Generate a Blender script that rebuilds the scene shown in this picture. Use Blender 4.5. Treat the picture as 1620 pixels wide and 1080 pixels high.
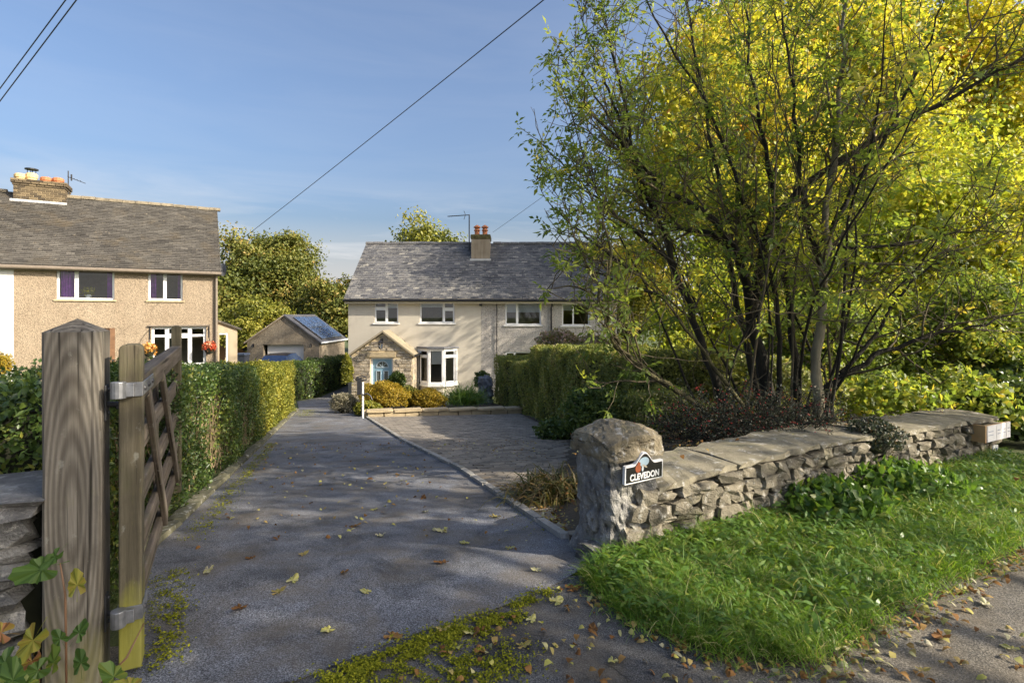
import bpy, bmesh, math, random
import numpy as np
from mathutils import Vector, Matrix
R = math.radians
sc = bpy.context.scene
for o in list(bpy.data.objects):
    bpy.data.objects.remove(o)
C = sc.collection

# ------------------------------------------------------------------ camera, sky, sun, exposure
F, H, HY = 850.0, 1.45, 498.0          # focal length in photo pixels, eye height, horizon row
cam_d = bpy.data.cameras.new('camera')
cam = bpy.data.objects.new('camera', cam_d); C.objects.link(cam)
cam.location = (0, 0, H); cam.rotation_euler = (R(90), 0, 0)
cam_d.sensor_width = 36; cam_d.lens = 36 * F / 1620
cam_d.shift_y = -(540 - HY) / 1620
cam_d.clip_start = 0.05; cam_d.clip_end = 3000
sc.camera = cam
SUN = Vector((0.83, -0.27, 0.50)).normalized()
sun_d = bpy.data.lights.new('sun', 'SUN'); sun_d.energy = 4.3; sun_d.angle = R(0.5); sun_d.color = (1.0, 0.90, 0.74)
sun = bpy.data.objects.new('sun', sun_d); C.objects.link(sun)
sun.rotation_euler = SUN.to_track_quat('Z', 'Y').to_euler(); sun.location = SUN * 60
w = bpy.data.worlds.new('World'); sc.world = w; w.use_nodes = True
nt = w.node_tree; nt.nodes.clear()
def wn(t): return nt.nodes.new(t)
sky = wn('ShaderNodeTexSky'); sky.sky_type = 'NISHITA'; sky.sun_disc = False
sky.sun_elevation = math.asin(SUN.z); sky.sun_rotation = math.atan2(SUN.x, SUN.y)
sky.air_density = 1.0; sky.dust_density = 7.5; sky.ozone_density = 2.0; sky.altitude = 200
tc = wn('ShaderNodeTexCoord'); sep = wn('ShaderNodeSeparateXYZ'); nt.links.new(tc.outputs['Generated'], sep.inputs[0])
mp = wn('ShaderNodeMapping'); mp.inputs['Scale'].default_value = (1.2, 1.2, 9.0); mp.inputs['Rotation'].default_value = (0.06, 0.05, 0.3)
nt.links.new(tc.outputs['Generated'], mp.inputs[0])
no = wn('ShaderNodeTexNoise'); no.inputs['Scale'].default_value = 2.2; no.inputs['Detail'].default_value = 7; no.inputs['Roughness'].default_value = 0.58; no.inputs['Distortion'].default_value = 0.5
nt.links.new(mp.outputs[0], no.inputs['Vector'])
cr = wn('ShaderNodeValToRGB'); cr.color_ramp.elements[0].position = 0.40; cr.color_ramp.elements[1].position = 0.72
nt.links.new(no.outputs['Fac'], cr.inputs[0])
mr = wn('ShaderNodeMapRange'); mr.inputs['From Min'].default_value = 0.24; mr.inputs['From Max'].default_value = 0.06; mr.inputs['To Min'].default_value = 0.05; mr.inputs['To Max'].default_value = 1.0
nt.links.new(sep.outputs['Z'], mr.inputs['Value'])
mu = wn('ShaderNodeMath'); mu.operation = 'MULTIPLY'; nt.links.new(cr.outputs['Color'], mu.inputs[0]); nt.links.new(mr.outputs[0], mu.inputs[1])
hz = wn('ShaderNodeMapRange'); hz.inputs['From Min'].default_value = 0.17; hz.inputs['From Max'].default_value = 0.0; hz.inputs['To Min'].default_value = 0.0; hz.inputs['To Max'].default_value = 0.9; nt.links.new(sep.outputs['Z'], hz.inputs['Value'])
mxm = wn('ShaderNodeMath'); mxm.operation = 'MAXIMUM'; nt.links.new(mu.outputs[0], mxm.inputs[0]); nt.links.new(hz.outputs[0], mxm.inputs[1])
mix = wn('ShaderNodeMixRGB'); nt.links.new(mxm.outputs[0], mix.inputs[0]); nt.links.new(sky.outputs[0], mix.inputs[1]); mix.inputs[2].default_value = (4.5, 4.15, 3.85, 1)
tint = wn('ShaderNodeMixRGB'); tint.blend_type = 'MULTIPLY'; tint.inputs[0].default_value = 1; tint.inputs[2].default_value = (0.93, 0.98, 1.05, 1)
nt.links.new(mix.outputs[0], tint.inputs[1])
bg = wn('ShaderNodeBackground'); bg.inputs['Strength'].default_value = 0.13; nt.links.new(tint.outputs[0], bg.inputs[0])
ow = wn('ShaderNodeOutputWorld'); nt.links.new(bg.outputs[0], ow.inputs[0])
sc.view_settings.view_transform = 'Standard'; sc.view_settings.look = 'None'
sc.view_settings.gamma = 1; sc.view_settings.exposure = 0.90; sc.view_settings.use_curve_mapping = False
sc.cycles.max_bounces = 8; sc.cycles.transparent_max_bounces = 12; sc.cycles.use_denoising = True

# ------------------------------------------------------------------ geometry of the place
def tz(x, y):                                    # the plot falls from the road down to the houses
    if y <= 3: return 0.0
    if y <= 25.0: return -0.109 * (y - 3)
    return -2.4
def tza(y): return np.where(y <= 3, 0.0, np.where(y <= 25, -0.109 * (y - 3), -2.4))
def G(px, py):                                   # where a picture row meets the ground, used to read off plan positions
    v = (py - HY) / F
    Y = H / v
    if Y > 3:
        Y = (H - 0.327) / (v - 0.109) if v > 0.1095 else 1e9
        if Y > 25: Y = (H + 2.4) / v
    return ((px - 810) / F * Y, Y)
def P(px, py, Y): return ((px - 810) / F * Y, Y, H - (py - HY) / F * Y)

# ------------------------------------------------------------------ mesh helpers
class MB:
    def __init__(s): s.v = []; s.f = []; s.m = []; s.r = []
    def face(s, pts, m=0, r=0.5):
        n = len(s.v); s.v += [tuple(p) for p in pts]; s.f.append(tuple(range(n, n + len(pts)))); s.m.append(m); s.r.append(r)
    def box(s, x0, x1, y0, y1, z0, z1, m=0, r=0.5, M=None):
        p = [(x0,y0,z0),(x1,y0,z0),(x1,y1,z0),(x0,y1,z0),(x0,y0,z1),(x1,y0,z1),(x1,y1,z1),(x0,y1,z1)]
        if M is not None: p = [tuple(M @ Vector(q)) for q in p]
        n = len(s.v); s.v += p
        for q in ((0,3,2,1),(4,5,6,7),(0,1,5,4),(1,2,6,5),(2,3,7,6),(3,0,4,7)):
            s.f.append(tuple(n + i for i in q)); s.m.append(m); s.r.append(r)
    def bar(s, a, b, wd, ht, m=0, r=0.5, up=(0,0,1)):     # a rectangular bar from a to b
        a = Vector(a); b = Vector(b); d = (b - a); L = d.length; d.normalize(); u = Vector(up)
        if abs(d.dot(u)) > .98: u = Vector((1,0,0))
        sd = d.cross(u).normalized(); u = sd.cross(d)
        M = Matrix((d, sd, u)).transposed().to_4x4(); M.translation = a
        s.box(0, L, -wd/2, wd/2, -ht/2, ht/2, m, r, M)
    def prism(s, poly, y0, y1, m=0, r=0.5):              # outline in x,z pushed along y
        n = len(s.v); k = len(poly)
        s.v += [(x, y0, z) for x, z in poly] + [(x, y1, z) for x, z in poly]
        s.f.append(tuple(range(n, n + k))); s.f.append(tuple(range(n + 2*k - 1, n + k - 1, -1)))
        for i in range(k):
            j = (i + 1) % k; s.f.append((n + i, n + k + i, n + k + j, n + j))
        s.m += [m] * (k + 2); s.r += [r] * (k + 2)
    def tube(s, pts, rad, k=6, m=0, r=0.5, cap=True):
        pts = [Vector(p) for p in pts]; n0 = len(s.v); K = len(pts)
        rad = rad if hasattr(rad, '__len__') else [rad] * K
        ref = Vector((0.3, 0.2, 1)).normalized()
        for i in range(K):
            d = (pts[min(i+1, K-1)] - pts[max(i-1, 0)]).normalized()
            a = d.cross(ref)
            if a.length < .05: a = d.cross(Vector((1, 0, 0)))
            a.normalize(); b = d.cross(a)
            for j in range(k):
                t = 2 * math.pi * j / k; s.v.append(tuple(pts[i] + (a * math.cos(t) + b * math.sin(t)) * rad[i]))
        for i in range(K - 1):
            for j in range(k):
                q = (j + 1) % k
                s.f.append((n0+i*k+j, n0+i*k+q, n0+(i+1)*k+q, n0+(i+1)*k+j)); s.m.append(m); s.r.append(r)
        if cap:
            s.f.append(tuple(n0 + j for j in reversed(range(k)))); s.f.append(tuple(n0 + (K-1)*k + j for j in range(k))); s.m += [m]*2; s.r += [r]*2
    def lathe(s, prof, c=(0,0,0), k=12, m=0, r=0.5):
        n0 = len(s.v); K = len(prof)
        for rr, z in prof:
            for j in range(k):
                t = 2*math.pi*j/k; s.v.append((c[0]+rr*math.cos(t), c[1]+rr*math.sin(t), c[2]+z))
        for i in range(K-1):
            for j in range(k):
                q = (j+1) % k; s.f.append((n0+i*k+j, n0+i*k+q, n0+(i+1)*k+q, n0+(i+1)*k+j)); s.m.append(m); s.r.append(r)
        s.f.append(tuple(n0+j for j in reversed(range(k)))); s.f.append(tuple(n0+(K-1)*k+j for j in range(k))); s.m += [m]*2; s.r += [r]*2
    def mesh(s, name, mats, smooth=False):
        me = bpy.data.meshes.new(name); me.from_pydata(s.v, [], s.f)
        mats = mats if isinstance(mats, (list, tuple)) else [mats]
        for q in mats: me.materials.append(q)
        me.polygons.foreach_set('material_index', s.m)
        at = me.attributes.new('r', 'FLOAT', 'FACE'); at.data.foreach_set('value', s.r)
        if smooth: me.polygons.foreach_set('use_smooth', [True] * len(s.f))
        me.update(); return me
    def build(s, name, mats, parent=None, smooth=False, bevel=0):
        o = link(name, s.mesh(name, mats, smooth), parent)
        if bevel:
            b = o.modifiers.new('b', 'BEVEL'); b.width = bevel; b.segments = 2; b.limit_method = 'ANGLE'
        return o
def link(name, data, parent=None):
    o = bpy.data.objects.new(name, data); C.objects.link(o)
    if parent: o.parent = parent
    return o
def tag(o, label=None, cat=None, group=None, kind=None):
    if label: o['label'] = label
    if cat: o['category'] = cat
    if group: o['group'] = group
    if kind: o['kind'] = kind
    return o
def empty(name, loc, rz=0, label=None, cat=None, group=None):
    o = bpy.data.objects.new(name, None); C.objects.link(o); o.location = loc; o.rotation_euler = (0, 0, rz); o.empty_display_size = .2
    return tag(o, label, cat, group)
def npmesh(name, V, FC, mat, r=None, smooth=False):
    V = np.asarray(V, np.float32); FC = np.asarray(FC, np.int32)
    me = bpy.data.meshes.new(name); k = FC.shape[1]
    me.vertices.add(len(V)); me.vertices.foreach_set('co', V.ravel())
    me.loops.add(FC.size); me.loops.foreach_set('vertex_index', FC.ravel())
    me.polygons.add(len(FC)); me.polygons.foreach_set('loop_start', np.arange(0, FC.size, k, dtype=np.int32))
    me.materials.append(mat)
    if r is not None:
        at = me.attributes.new('r', 'FLOAT', 'FACE'); at.data.foreach_set('value', np.asarray(r, np.float32))
    if smooth: me.polygons.foreach_set('use_smooth', np.ones(len(FC), bool))
    me.update(calc_edges=True); return me
def nrm(a): return a / (np.linalg.norm(a, axis=-1, keepdims=True) + 1e-9)
def leaves(name, base, axis, normal, L, W, r, mat, parent=None, fold=.15, curl=.15, round_=False):
    """one folded leaf per row: base, tip and two sides"""
    axis = nrm(axis); side = nrm(np.cross(axis, normal)); nn = nrm(np.cross(side, axis))
    L = np.asarray(L)[:, None]; W = np.asarray(W)[:, None]
    a = base; m = base + axis * L * .45
    v = np.stack([a, m + side * W * .5 + nn * W * fold, base + axis * L - nn * L * curl, m - side * W * .5 + nn * W * fold], 1)
    if round_:
        v = np.stack([a, base + axis*L*.28 + side*W*.42 + nn*W*fold, base + axis*L*.68 + side*W*.44 + nn*(W*fold*.8 - L*curl*.3), base + axis*L - nn*L*curl, base + axis*L*.66 - side*W*.40 + nn*(W*fold*.8 - L*curl*.3), base + axis*L*.30 - side*W*.45 + nn*W*fold], 1)
        n = len(base); i = np.arange(n)[:, None] * 6
        f = np.concatenate([i + np.array([q]) for q in ((0, 1, 5), (1, 2, 5), (2, 4, 5), (2, 3, 4))], 1).reshape(-1, 3)
        return link(name, npmesh(name, v.reshape(-1, 3), f, mat, np.repeat(r, 4)), parent)
    n = len(base); i = np.arange(n)[:, None] * 4
    f = np.concatenate([i + np.array([[0, 1, 2]]), i + np.array([[0, 2, 3]])], 1).reshape(-1, 3)
    me = npmesh(name, v.reshape(-1, 3), f, mat, np.repeat(r, 2))
    return link(name, me, parent)

# ------------------------------------------------------------------ materials
def nd(t, ty): return t.nodes.new(ty)
def base_mat(name):
    m = bpy.data.materials.new(name); m.use_nodes = True; t = m.node_tree
    return m, t, t.nodes['Principled BSDF']
def coords(t, sc3=(1, 1, 1), local=False):
    if local: g = nd(t, 'ShaderNodeTexCoord').outputs['Object']
    else: g = nd(t, 'ShaderNodeNewGeometry').outputs['Position']
    mp = nd(t, 'ShaderNodeMapping'); mp.inputs['Scale'].default_value = sc3; t.links.new(g, mp.inputs[0]); return mp.outputs[0]
def noise(t, vec, scale, detail=5, rough=.55, dist=0):
    n = nd(t, 'ShaderNodeTexNoise'); n.inputs['Scale'].default_value = scale; n.inputs['Detail'].default_value = detail
    n.inputs['Roughness'].default_value = rough; n.inputs['Distortion'].default_value = dist; t.links.new(vec, n.inputs['Vector']); return n.outputs['Fac']
def ramp(t, fac, stops, const=False):
    r = nd(t, 'ShaderNodeValToRGB'); e = r.color_ramp.elements
    if const: r.color_ramp.interpolation = 'CONSTANT'
    while len(e) < len(stops): e.new(.5)
    for q, (p, c) in zip(e, stops): q.position = p; q.color = (*c, 1) if len(c) == 3 else c
    t.links.new(fac, r.inputs[0]); return r.outputs[0]
def mixc(t, fac, a, b, mode='MIX'):
    m = nd(t, 'ShaderNodeMixRGB'); m.blend_type = mode
    for i, x in ((0, fac), (1, a), (2, b)):
        if hasattr(x, 'is_linked') or hasattr(x, 'links'): t.links.new(x, m.inputs[i])
        elif i == 0: m.inputs[0].default_value = x
        else: m.inputs[i].default_value = (*x, 1)
    return m.outputs[0]
def bump(t, b, h, strength, dist):
    n = nd(t, 'ShaderNodeBump'); n.inputs['Strength'].default_value = strength; n.inputs['Distance'].default_value = dist
    t.links.new(h, n.inputs['Height']); t.links.new(n.outputs[0], b.inputs['Normal'])
def attr(t, name='r'):
    a = nd(t, 'ShaderNodeAttribute'); a.attribute_name = name; return a.outputs['Fac']
def objrand(t): return nd(t, 'ShaderNodeObjectInfo').outputs['Random']
def plain(name, col, rough=.6, metal=0, var=.12, scale=8, bs=0, bd=.002, bscale=60, spec=.5, sc3=(1,1,1)):
    m, t, b = base_mat(name); v = coords(t, sc3)
    n = noise(t, v, scale, 5)
    lo = tuple(c * (1 - var) for c in col); hi = tuple(min(1, c * (1 + var)) for c in col)
    t.links.new(ramp(t, n, [(.3, lo), (.7, hi)]), b.inputs['Base Color'])
    b.inputs['Roughness'].default_value = rough; b.inputs['Metallic'].default_value = metal; b.inputs['Specular IOR Level'].default_value = spec
    if bs: bump(t, b, noise(t, v, bscale, 4), bs, bd)
    return m
def leafmat(name, stops, trans=.35, rough=.45, tcol=1.5, spec=.35):
    m, t, b = base_mat(name); a = attr(t)
    col = ramp(t, a, stops); t.links.new(col, b.inputs['Base Color'])
    b.inputs['Roughness'].default_value = rough; b.inputs['Specular IOR Level'].default_value = spec
    tr = nd(t, 'ShaderNodeBsdfTranslucent')
    t.links.new(mixc(t, 1.0, col, (tcol, tcol * .97, tcol * .55), 'MULTIPLY'), tr.inputs['Color'])
    mx = nd(t, 'ShaderNodeMixShader'); mx.inputs[0].default_value = trans
    t.links.new(b.outputs[0], mx.inputs[1]); t.links.new(tr.outputs[0], mx.inputs[2])
    t.links.new(mx.outputs[0], t.nodes['Material Output'].inputs['Surface']); return m
def stonemat(name, stops, scale=9, lichen=.0, bs=.8, bd=.02, rough=.9, bscale=28, objvar=.35):
    m, t, b = base_mat(name); v = coords(t)
    n = noise(t, v, scale, 8, .65); col = ramp(t, n, stops)
    o = objrand(t); col = mixc(t, 1.0, col, ramp(t, o, [(0, (1-objvar,)*3), (1, (1+objvar*.6, 1+objvar*.55, 1+objvar*.45))]), 'MULTIPLY')
    if lichen:
        l = noise(t, v, 16, 6, .7, .4); fac = ramp(t, l, [(.60 - .06*lichen, (0,0,0)), (.68, (1,1,1))])
        col = mixc(t, fac, col, (.50, .48, .43))
        l2 = noise(t, v, 4.5, 6, .65); fac2 = ramp(t, l2, [(.56, (0,0,0)), (.74, (.65,)*3)]); col = mixc(t, fac2, col, (.13, .125, .05))
    t.links.new(col, b.inputs['Base Color']); b.inputs['Roughness'].default_value = rough; b.inputs['Specular IOR Level'].default_value = .25
    h = mixc(t, .5, noise(t, v, bscale, 8, .7), noise(t, v, bscale * 3.5, 4)); bump(t, b, h, bs, bd); return m

def asphalt(name, lo, hi, brown=.0, cracks=False):
    m, t, b = base_mat(name); v = coords(t)
    big = noise(t, v, .9, 6, .6); col = ramp(t, big, [(.32, lo), (.68, hi)])
    fine = nd(t, 'ShaderNodeTexVoronoi'); fine.inputs['Scale'].default_value = 120; t.links.new(v, fine.inputs['Vector'])
    sp = ramp(t, noise(t, v, 170, 2, .5), [(.40, (.32,)*3), (.52, (.95,)*3), (.64, (1.35,)*3), (.74, (2.3,)*3)])
    col = mixc(t, 1.0, col, sp, 'MULTIPLY')
    pat = ramp(t, noise(t, v, 2.3, 8, .7, .6), [(.36, (.45,)*3), (.5, (.95,)*3), (.64, (1.25,)*3)]); col = mixc(t, 1.0, col, pat, 'MULTIPLY')
    grit = ramp(t, noise(t, v, 46, 5, .75), [(.60, (0,0,0)), (.68, (.55,)*3)]); col = mixc(t, grit, col, tuple(c * .45 for c in lo))
    dirt = ramp(t, noise(t, v, 2.6, 7, .66, .3), [(.50 - .12*brown, (0,0,0)), (.72, (.75,)*3)]); col = mixc(t, dirt, col, (.155, .125, .085))
    if cracks:
        c = nd(t, 'ShaderNodeTexVoronoi'); c.feature = 'DISTANCE_TO_EDGE'; c.inputs['Scale'].default_value = 3.2
        nn = nd(t, 'ShaderNodeTexNoise'); nn.inputs['Scale'].default_value = 3; t.links.new(v, nn.inputs['Vector'])
        va = nd(t, 'ShaderNodeVectorMath'); va.operation = 'ADD'; t.links.new(v, va.inputs[0]); t.links.new(nn.outputs['Color'], va.inputs[1]); t.links.new(va.outputs[0], c.inputs['Vector'])
        ck = mixc(t, 1.0, ramp(t, c.outputs['Distance'], [(.0, (1,1,1)), (.025, (0,0,0))]), ramp(t, noise(t, v, 2.0, 5, .6), [(.48, (0,0,0)), (.58, (1,1,1))]), 'MULTIPLY'); col = mixc(t, ck, col, (.012, .012, .012))
    t.links.new(col, b.inputs['Base Color']); b.inputs['Roughness'].default_value = .8; b.inputs['Specular IOR Level'].default_value = .4
    bump(t, b, mixc(t, .4, noise(t, v, 150, 3), fine.outputs['Distance']), .7, .006); return m

def render_wall(name, lo, hi, bs, bd, bscale, speck=None, stain=.12):
    m, t, b = base_mat(name); v = coords(t)
    col = ramp(t, noise(t, v, 1.4, 6, .6), [(.3, lo), (.7, hi)])
    st = ramp(t, noise(t, coords(t, (5, 5, .35)), 1.2, 5, .6), [(.45, (1,1,1)), (.8, (1-stain*1.5, 1-stain*1.8, 1-stain*2))]); col = mixc(t, 1.0, col, st, 'MULTIPLY')
    vo = nd(t, 'ShaderNodeTexVoronoi'); vo.inputs['Scale'].default_value = bscale; t.links.new(v, vo.inputs['Vector'])
    if speck:
        s = nd(t, 'ShaderNodeSeparateColor'); t.links.new(vo.outputs['Color'], s.inputs[0])
        col = mixc(t, 1.0, col, ramp(t, s.outputs[0], [(.0, (1-speck,)*3), (.5, (1,)*3), (1, (1+speck*.7,)*3)]), 'MULTIPLY')
    t.links.new(col, b.inputs['Base Color']); b.inputs['Roughness'].default_value = .92; b.inputs['Specular IOR Level'].default_value = .2
    h = vo.outputs['Distance'] if speck else noise(t, v, bscale, 6)
    bump(t, b, h, bs, bd); return m

def slatemat(name, stops, lichen_col, lich=.62, moss=None):
    m, t, b = base_mat(name); v = coords(t)
    col = ramp(t, attr(t), stops)
    col = mixc(t, 1.0, col, ramp(t, noise(t, v, 14, 6, .7), [(.3, (.75,)*3), (.7, (1.25,)*3)]), 'MULTIPLY')
    big = ramp(t, noise(t, v, .7, 5, .6), [(.35, (.82,)*3), (.65, (1.15,)*3)]); col = mixc(t, 1.0, col, big, 'MULTIPLY')
    l = ramp(t, noise(t, v, 5.5, 7, .72), [(lich, (0,0,0)), (lich + .07, (.85,)*3)]); col = mixc(t, l, col, lichen_col)
    if moss: col = mixc(t, ramp(t, noise(t, v, 1.1, 6, .65), [(.52, (0,0,0)), (.75, (.6,)*3)]), col, moss)
    t.links.new(col, b.inputs['Base Color']); b.inputs['Roughness'].default_value = .75; b.inputs['Specular IOR Level'].default_value = .35
    bump(t, b, noise(t, v, 30, 6), .5, .01); return m

def woodmat(name, dark, mid, light, algae=None, axis='z', zr=(0, .6), local=True, moss=0, rings=False):
    m, t, b = base_mat(name)
    s3 = (14, 14, .9) if axis == 'z' else (.9, 14, 14)
    v = coords(t, s3, local); g = noise(t, v, 1.6, 9, .62, .15)
    gg = g
    if rings:
        mpv = nd(t, 'ShaderNodeMapping'); mpv.inputs['Scale'].default_value = (8, 8, 1.15); mpv.inputs['Location'].default_value = (-.72, .25, -.80)
        t.links.new(nd(t, 'ShaderNodeTexCoord').outputs['Object'], mpv.inputs[0])
        wv = nd(t, 'ShaderNodeTexWave'); wv.wave_type = 'RINGS'; wv.rings_direction = 'SPHERICAL'; wv.inputs['Scale'].default_value = 3.0; wv.inputs['Distortion'].default_value = 1.6; wv.inputs['Detail'].default_value = 4; wv.inputs['Detail Scale'].default_value = .8; wv.inputs['Detail Roughness'].default_value = .6
        t.links.new(mpv.outputs[0], wv.inputs['Vector']); gg = mixc(t, .18, g, wv.outputs['Color'])
    fis = ramp(t, noise(t, coords(t, tuple(q * 3 if q > 1 else q * .8 for q in s3), local), 1.2, 4, .5), [(.33, (1,1,1)), (.42, (0,0,0))])
    col = ramp(t, gg, [(.22, dark), (.5, mid), (.75, light)])
    v2 = coords(t, (1, 1, .7), local); col = mixc(t, fis, col, tuple(c * .5 for c in dark))
    blot = ramp(t, noise(t, v2, 7, 7, .7), [(.50, (0,0,0)), (.70, (.55,)*3)]); col = mixc(t, blot, col, tuple(c * .55 for c in mid))
    lich = ramp(t, noise(t, coords(t, (1, 1, .55), local), 26, 5, .65), [(.62, (0,0,0)), (.70, (.5,)*3)]); col = mixc(t, lich, col, (.27, .265, .225))
    if algae:
        se = nd(t, 'ShaderNodeSeparateXYZ'); t.links.new(coords(t, (1,1,1), True), se.inputs[0])
        mr = nd(t, 'ShaderNodeMapRange'); mr.inputs['From Min'].default_value = zr[1]; mr.inputs['From Max'].default_value = zr[0]; t.links.new(se.outputs['Z'], mr.inputs['Value'])
        ad = nd(t, 'ShaderNodeMath'); ad.operation = 'MULTIPLY_ADD'; t.links.new(noise(t, coords(t, (1, 1, .25), local), 14, 6, .6), ad.inputs[0]); ad.inputs[1].default_value = 1.0; t.links.new(mr.outputs[0], ad.inputs[2])
        col = mixc(t, ramp(t, ad.outputs[0], [(.62, (0,0,0)), (.95, (.7,)*3)]), col, algae)
    if moss: col = mixc(t, ramp(t, noise(t, v2, 4, 6, .65), [(.5, (0,0,0)), (.72, (moss,)*3)]), col, (.10, .105, .035))
    t.links.new(col, b.inputs['Base Color']); b.inputs['Roughness'].default_value = .85; b.inputs['Specular IOR Level'].default_value = .25
    bump(t, b, gg, .9, .006); return m

def glassmat(name, refl=.02):
    m, t, b = base_mat(name)
    tr = nd(t, 'ShaderNodeBsdfTransparent'); tr.inputs[0].default_value = (.95, .97, .97, 1)
    gl = nd(t, 'ShaderNodeBsdfGlossy'); gl.inputs['Roughness'].default_value = .02
    fr = nd(t, 'ShaderNodeFresnel'); fr.inputs[0].default_value = 1.5
    ad = nd(t, 'ShaderNodeMath'); ad.operation = 'ADD'; t.links.new(fr.outputs[0], ad.inputs[0]); ad.inputs[1].default_value = refl
    mx = nd(t, 'ShaderNodeMixShader'); t.links.new(ad.outputs[0], mx.inputs[0]); t.links.new(tr.outputs[0], mx.inputs[1]); t.links.new(gl.outputs[0], mx.inputs[2])
    t.links.new(mx.outputs[0], t.nodes['Material Output'].inputs['Surface']); return m

M = {}
M['soil'] = plain('soil', (.075, .058, .038), .95, var=.45, scale=6, bs=.9, bd=.03, bscale=25)
M['lawn'] = plain('lawn', (.075, .095, .025), .95, var=.4, scale=3, bs=.8, bd=.03, bscale=60)
M['drive'] = asphalt('drive', (.115, .12, .135), (.22, .222, .235), .45)
M['road'] = asphalt('road', (.12, .11, .095), (.21, .185, .145), .75)
M['apron'] = asphalt('apron', (.065, .065, .068), (.12, .118, .115), .35, True)
M['paver'] = stonemat('paver', [(.25, (.14, .125, .105)), (.55, (.26, .225, .18)), (.8, (.34, .295, .24))], 6, 0, .5, .006, .85, 40, .3)
M['cream'] = render_wall('cream', (.51, .465, .385), (.57, .525, .44), .35, .006, 90, None, .03)
M['greydash'] = render_wall('greydash', (.43, .40, .365), (.50, .465, .425), .9, .015, 42, .38, .06)
M['tandash'] = render_wall('tandash', (.30, .235, .165), (.35, .28, .20), .7, .014, 40, .34, .07)
M['garagedash'] = render_wall('garagedash', (.26, .215, .155), (.34, .285, .21), .8, .02, 30, .35, .2)
M['whitewall'] = render_wall('whitewall', (.60, .59, .57), (.66, .65, .63), .3, .005, 60)
M['slate_main'] = slatemat('slate_main', [(0, (.075, .075, .08)), (.5, (.135, .132, .132)), (.85, (.20, .19, .175)), (1, (.29, .27, .235))], (.36, .34, .28), .57)
M['slate_left'] = slatemat('slate_left', [(0, (.048, .043, .036)), (.5, (.08, .072, .06)), (1, (.115, .104, .086))], (.30, .25, .17), .62, (.12, .09, .05))
M['upvc'] = plain('upvc', (.80, .80, .79), .35, var=.03)
M['glass'] = glassmat('glass')
M['black'] = plain('black', (.018, .018, .02), .4, var=.2)
M['lead'] = plain('lead', (.13, .135, .15), .6, var=.2)
M['flash'] = plain('flash', (.52, .51, .49), .7, var=.15)
M['fascia'] = plain('fascia', (.60, .52, .38), .6, var=.08)
M['brownpipe'] = plain('brownpipe', (.21, .17, .13), .5, var=.15)
M['terra'] = plain('terra', (.46, .17, .075), .8, var=.2, scale=12)
M['buffpot'] = plain('buffpot', (.60, .44, .22), .8, var=.2, scale=12)
M['brick'] = plain('brick', (.115, .082, .048), .9, var=.5, scale=7, bs=.5, bd=.005)
M['mortar'] = plain('mortar', (.55, .44, .27), .95, var=.2, scale=20)
M['porchstone'] = stonemat('porchstone', [(.25, (.22, .165, .10)), (.5, (.36, .28, .175)), (.8, (.46, .38, .25))], 3.0, 0, .8, .02, .9, 20, .2)
M['dressed'] = plain('dressed', (.44, .35, .215), .85, var=.15, scale=6, bs=.3, bd=.004)
M['wallstone'] = stonemat('wallstone', [(.25, (.10, .09, .07)), (.5, (.225, .20, .15)), (.8, (.37, .335, .26))], 8, .9, 1.0, .03, .92, 26, .4)
M['greystone'] = stonemat('greystone', [(.25, (.085, .083, .082)), (.5, (.20, .195, .185)), (.8, (.38, .375, .36))], 7, .9, 1.0, .03, .92, 26, .4)
M['capstone'] = stonemat('capstone', [(.25, (.12, .10, .07)), (.5, (.25, .21, .14)), (.8, (.40, .34, .23))], 12, .9, 1.0, .02, .92, 40, .2)
M['coping'] = stonemat('coping', [(.25, (.12, .105, .075)), (.5, (.23, .205, .145)), (.8, (.34, .31, .23))], 9, .7, .9, .015, .9, 30, .25)
M['kerb'] = stonemat('kerb', [(.25, (.07, .07, .045)), (.5, (.135, .13, .085)), (.8, (.23, .215, .16))], 9, .5, .7, .012, .9, 30, .4)
M['edging'] = stonemat('edging', [(.25, (.20, .19, .17)), (.5, (.32, .30, .27)), (.8, (.42, .4, .36))], 9, .4, .5, .006, .9, 30, .2)
M['bluedoor'] = plain('bluedoor', (.22, .37, .47), .4, var=.04)
M['leaded'] = plain('leaded', (.10, .11, .10), .15, var=.6, scale=40)
M['purple'] = plain('purple', (.30, .07, .42), .8, var=.3, scale=9)
M['blind'] = plain('blind', (.66, .65, .60), .8, var=.06)
M['room'] = plain('room', (.30, .23, .15), .9, var=.1)
M['darkroom'] = plain('darkroom', (.06, .055, .05), .9, var=.2)
M['browndoor'] = plain('browndoor', (.19, .10, .05), .5, var=.2)
M['garagedoor'] = plain('garagedoor', (.80, .76, .71), .45, var=.04)
M['panel'] = plain('panel', (.06, .10, .20), .12, var=.2, scale=3, spec=.8)
M['alu'] = plain('alu', (.55, .56, .58), .35, 1.0, var=.1)
M['carpaint'] = plain('carpaint', (.015, .022, .045), .22, .3, var=.1)
M['rubber'] = plain('rubber', (.015, .015, .015), .8)
M['iron'] = plain('iron', (.055, .055, .058), .55, .4, var=.35, scale=30, bs=.3, bd=.001)
M['galv'] = plain('galv', (.26, .265, .275), .5, .75, var=.3, scale=22, bs=.25, bd=.001)
M['post'] = woodmat('post', (.055, .046, .036), (.15, .132, .105), (.27, .243, .20), (.20, .19, .06), zr=(-1.0, .5), rings=True)
M['stile'] = woodmat('stile', (.028, .022, .014), (.10, .085, .055), (.205, .175, .12), (.30, .285, .04), zr=(-.02, .46), moss=.5)
M['stile_far'] = woodmat('stile_far', (.028, .022, .014), (.11, .095, .06), (.19, .165, .11), None, moss=.75)
M['rail'] = woodmat('rail', (.045, .033, .024), (.135, .108, .082), (.235, .195, .155), None, 'x', moss=.35)
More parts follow.
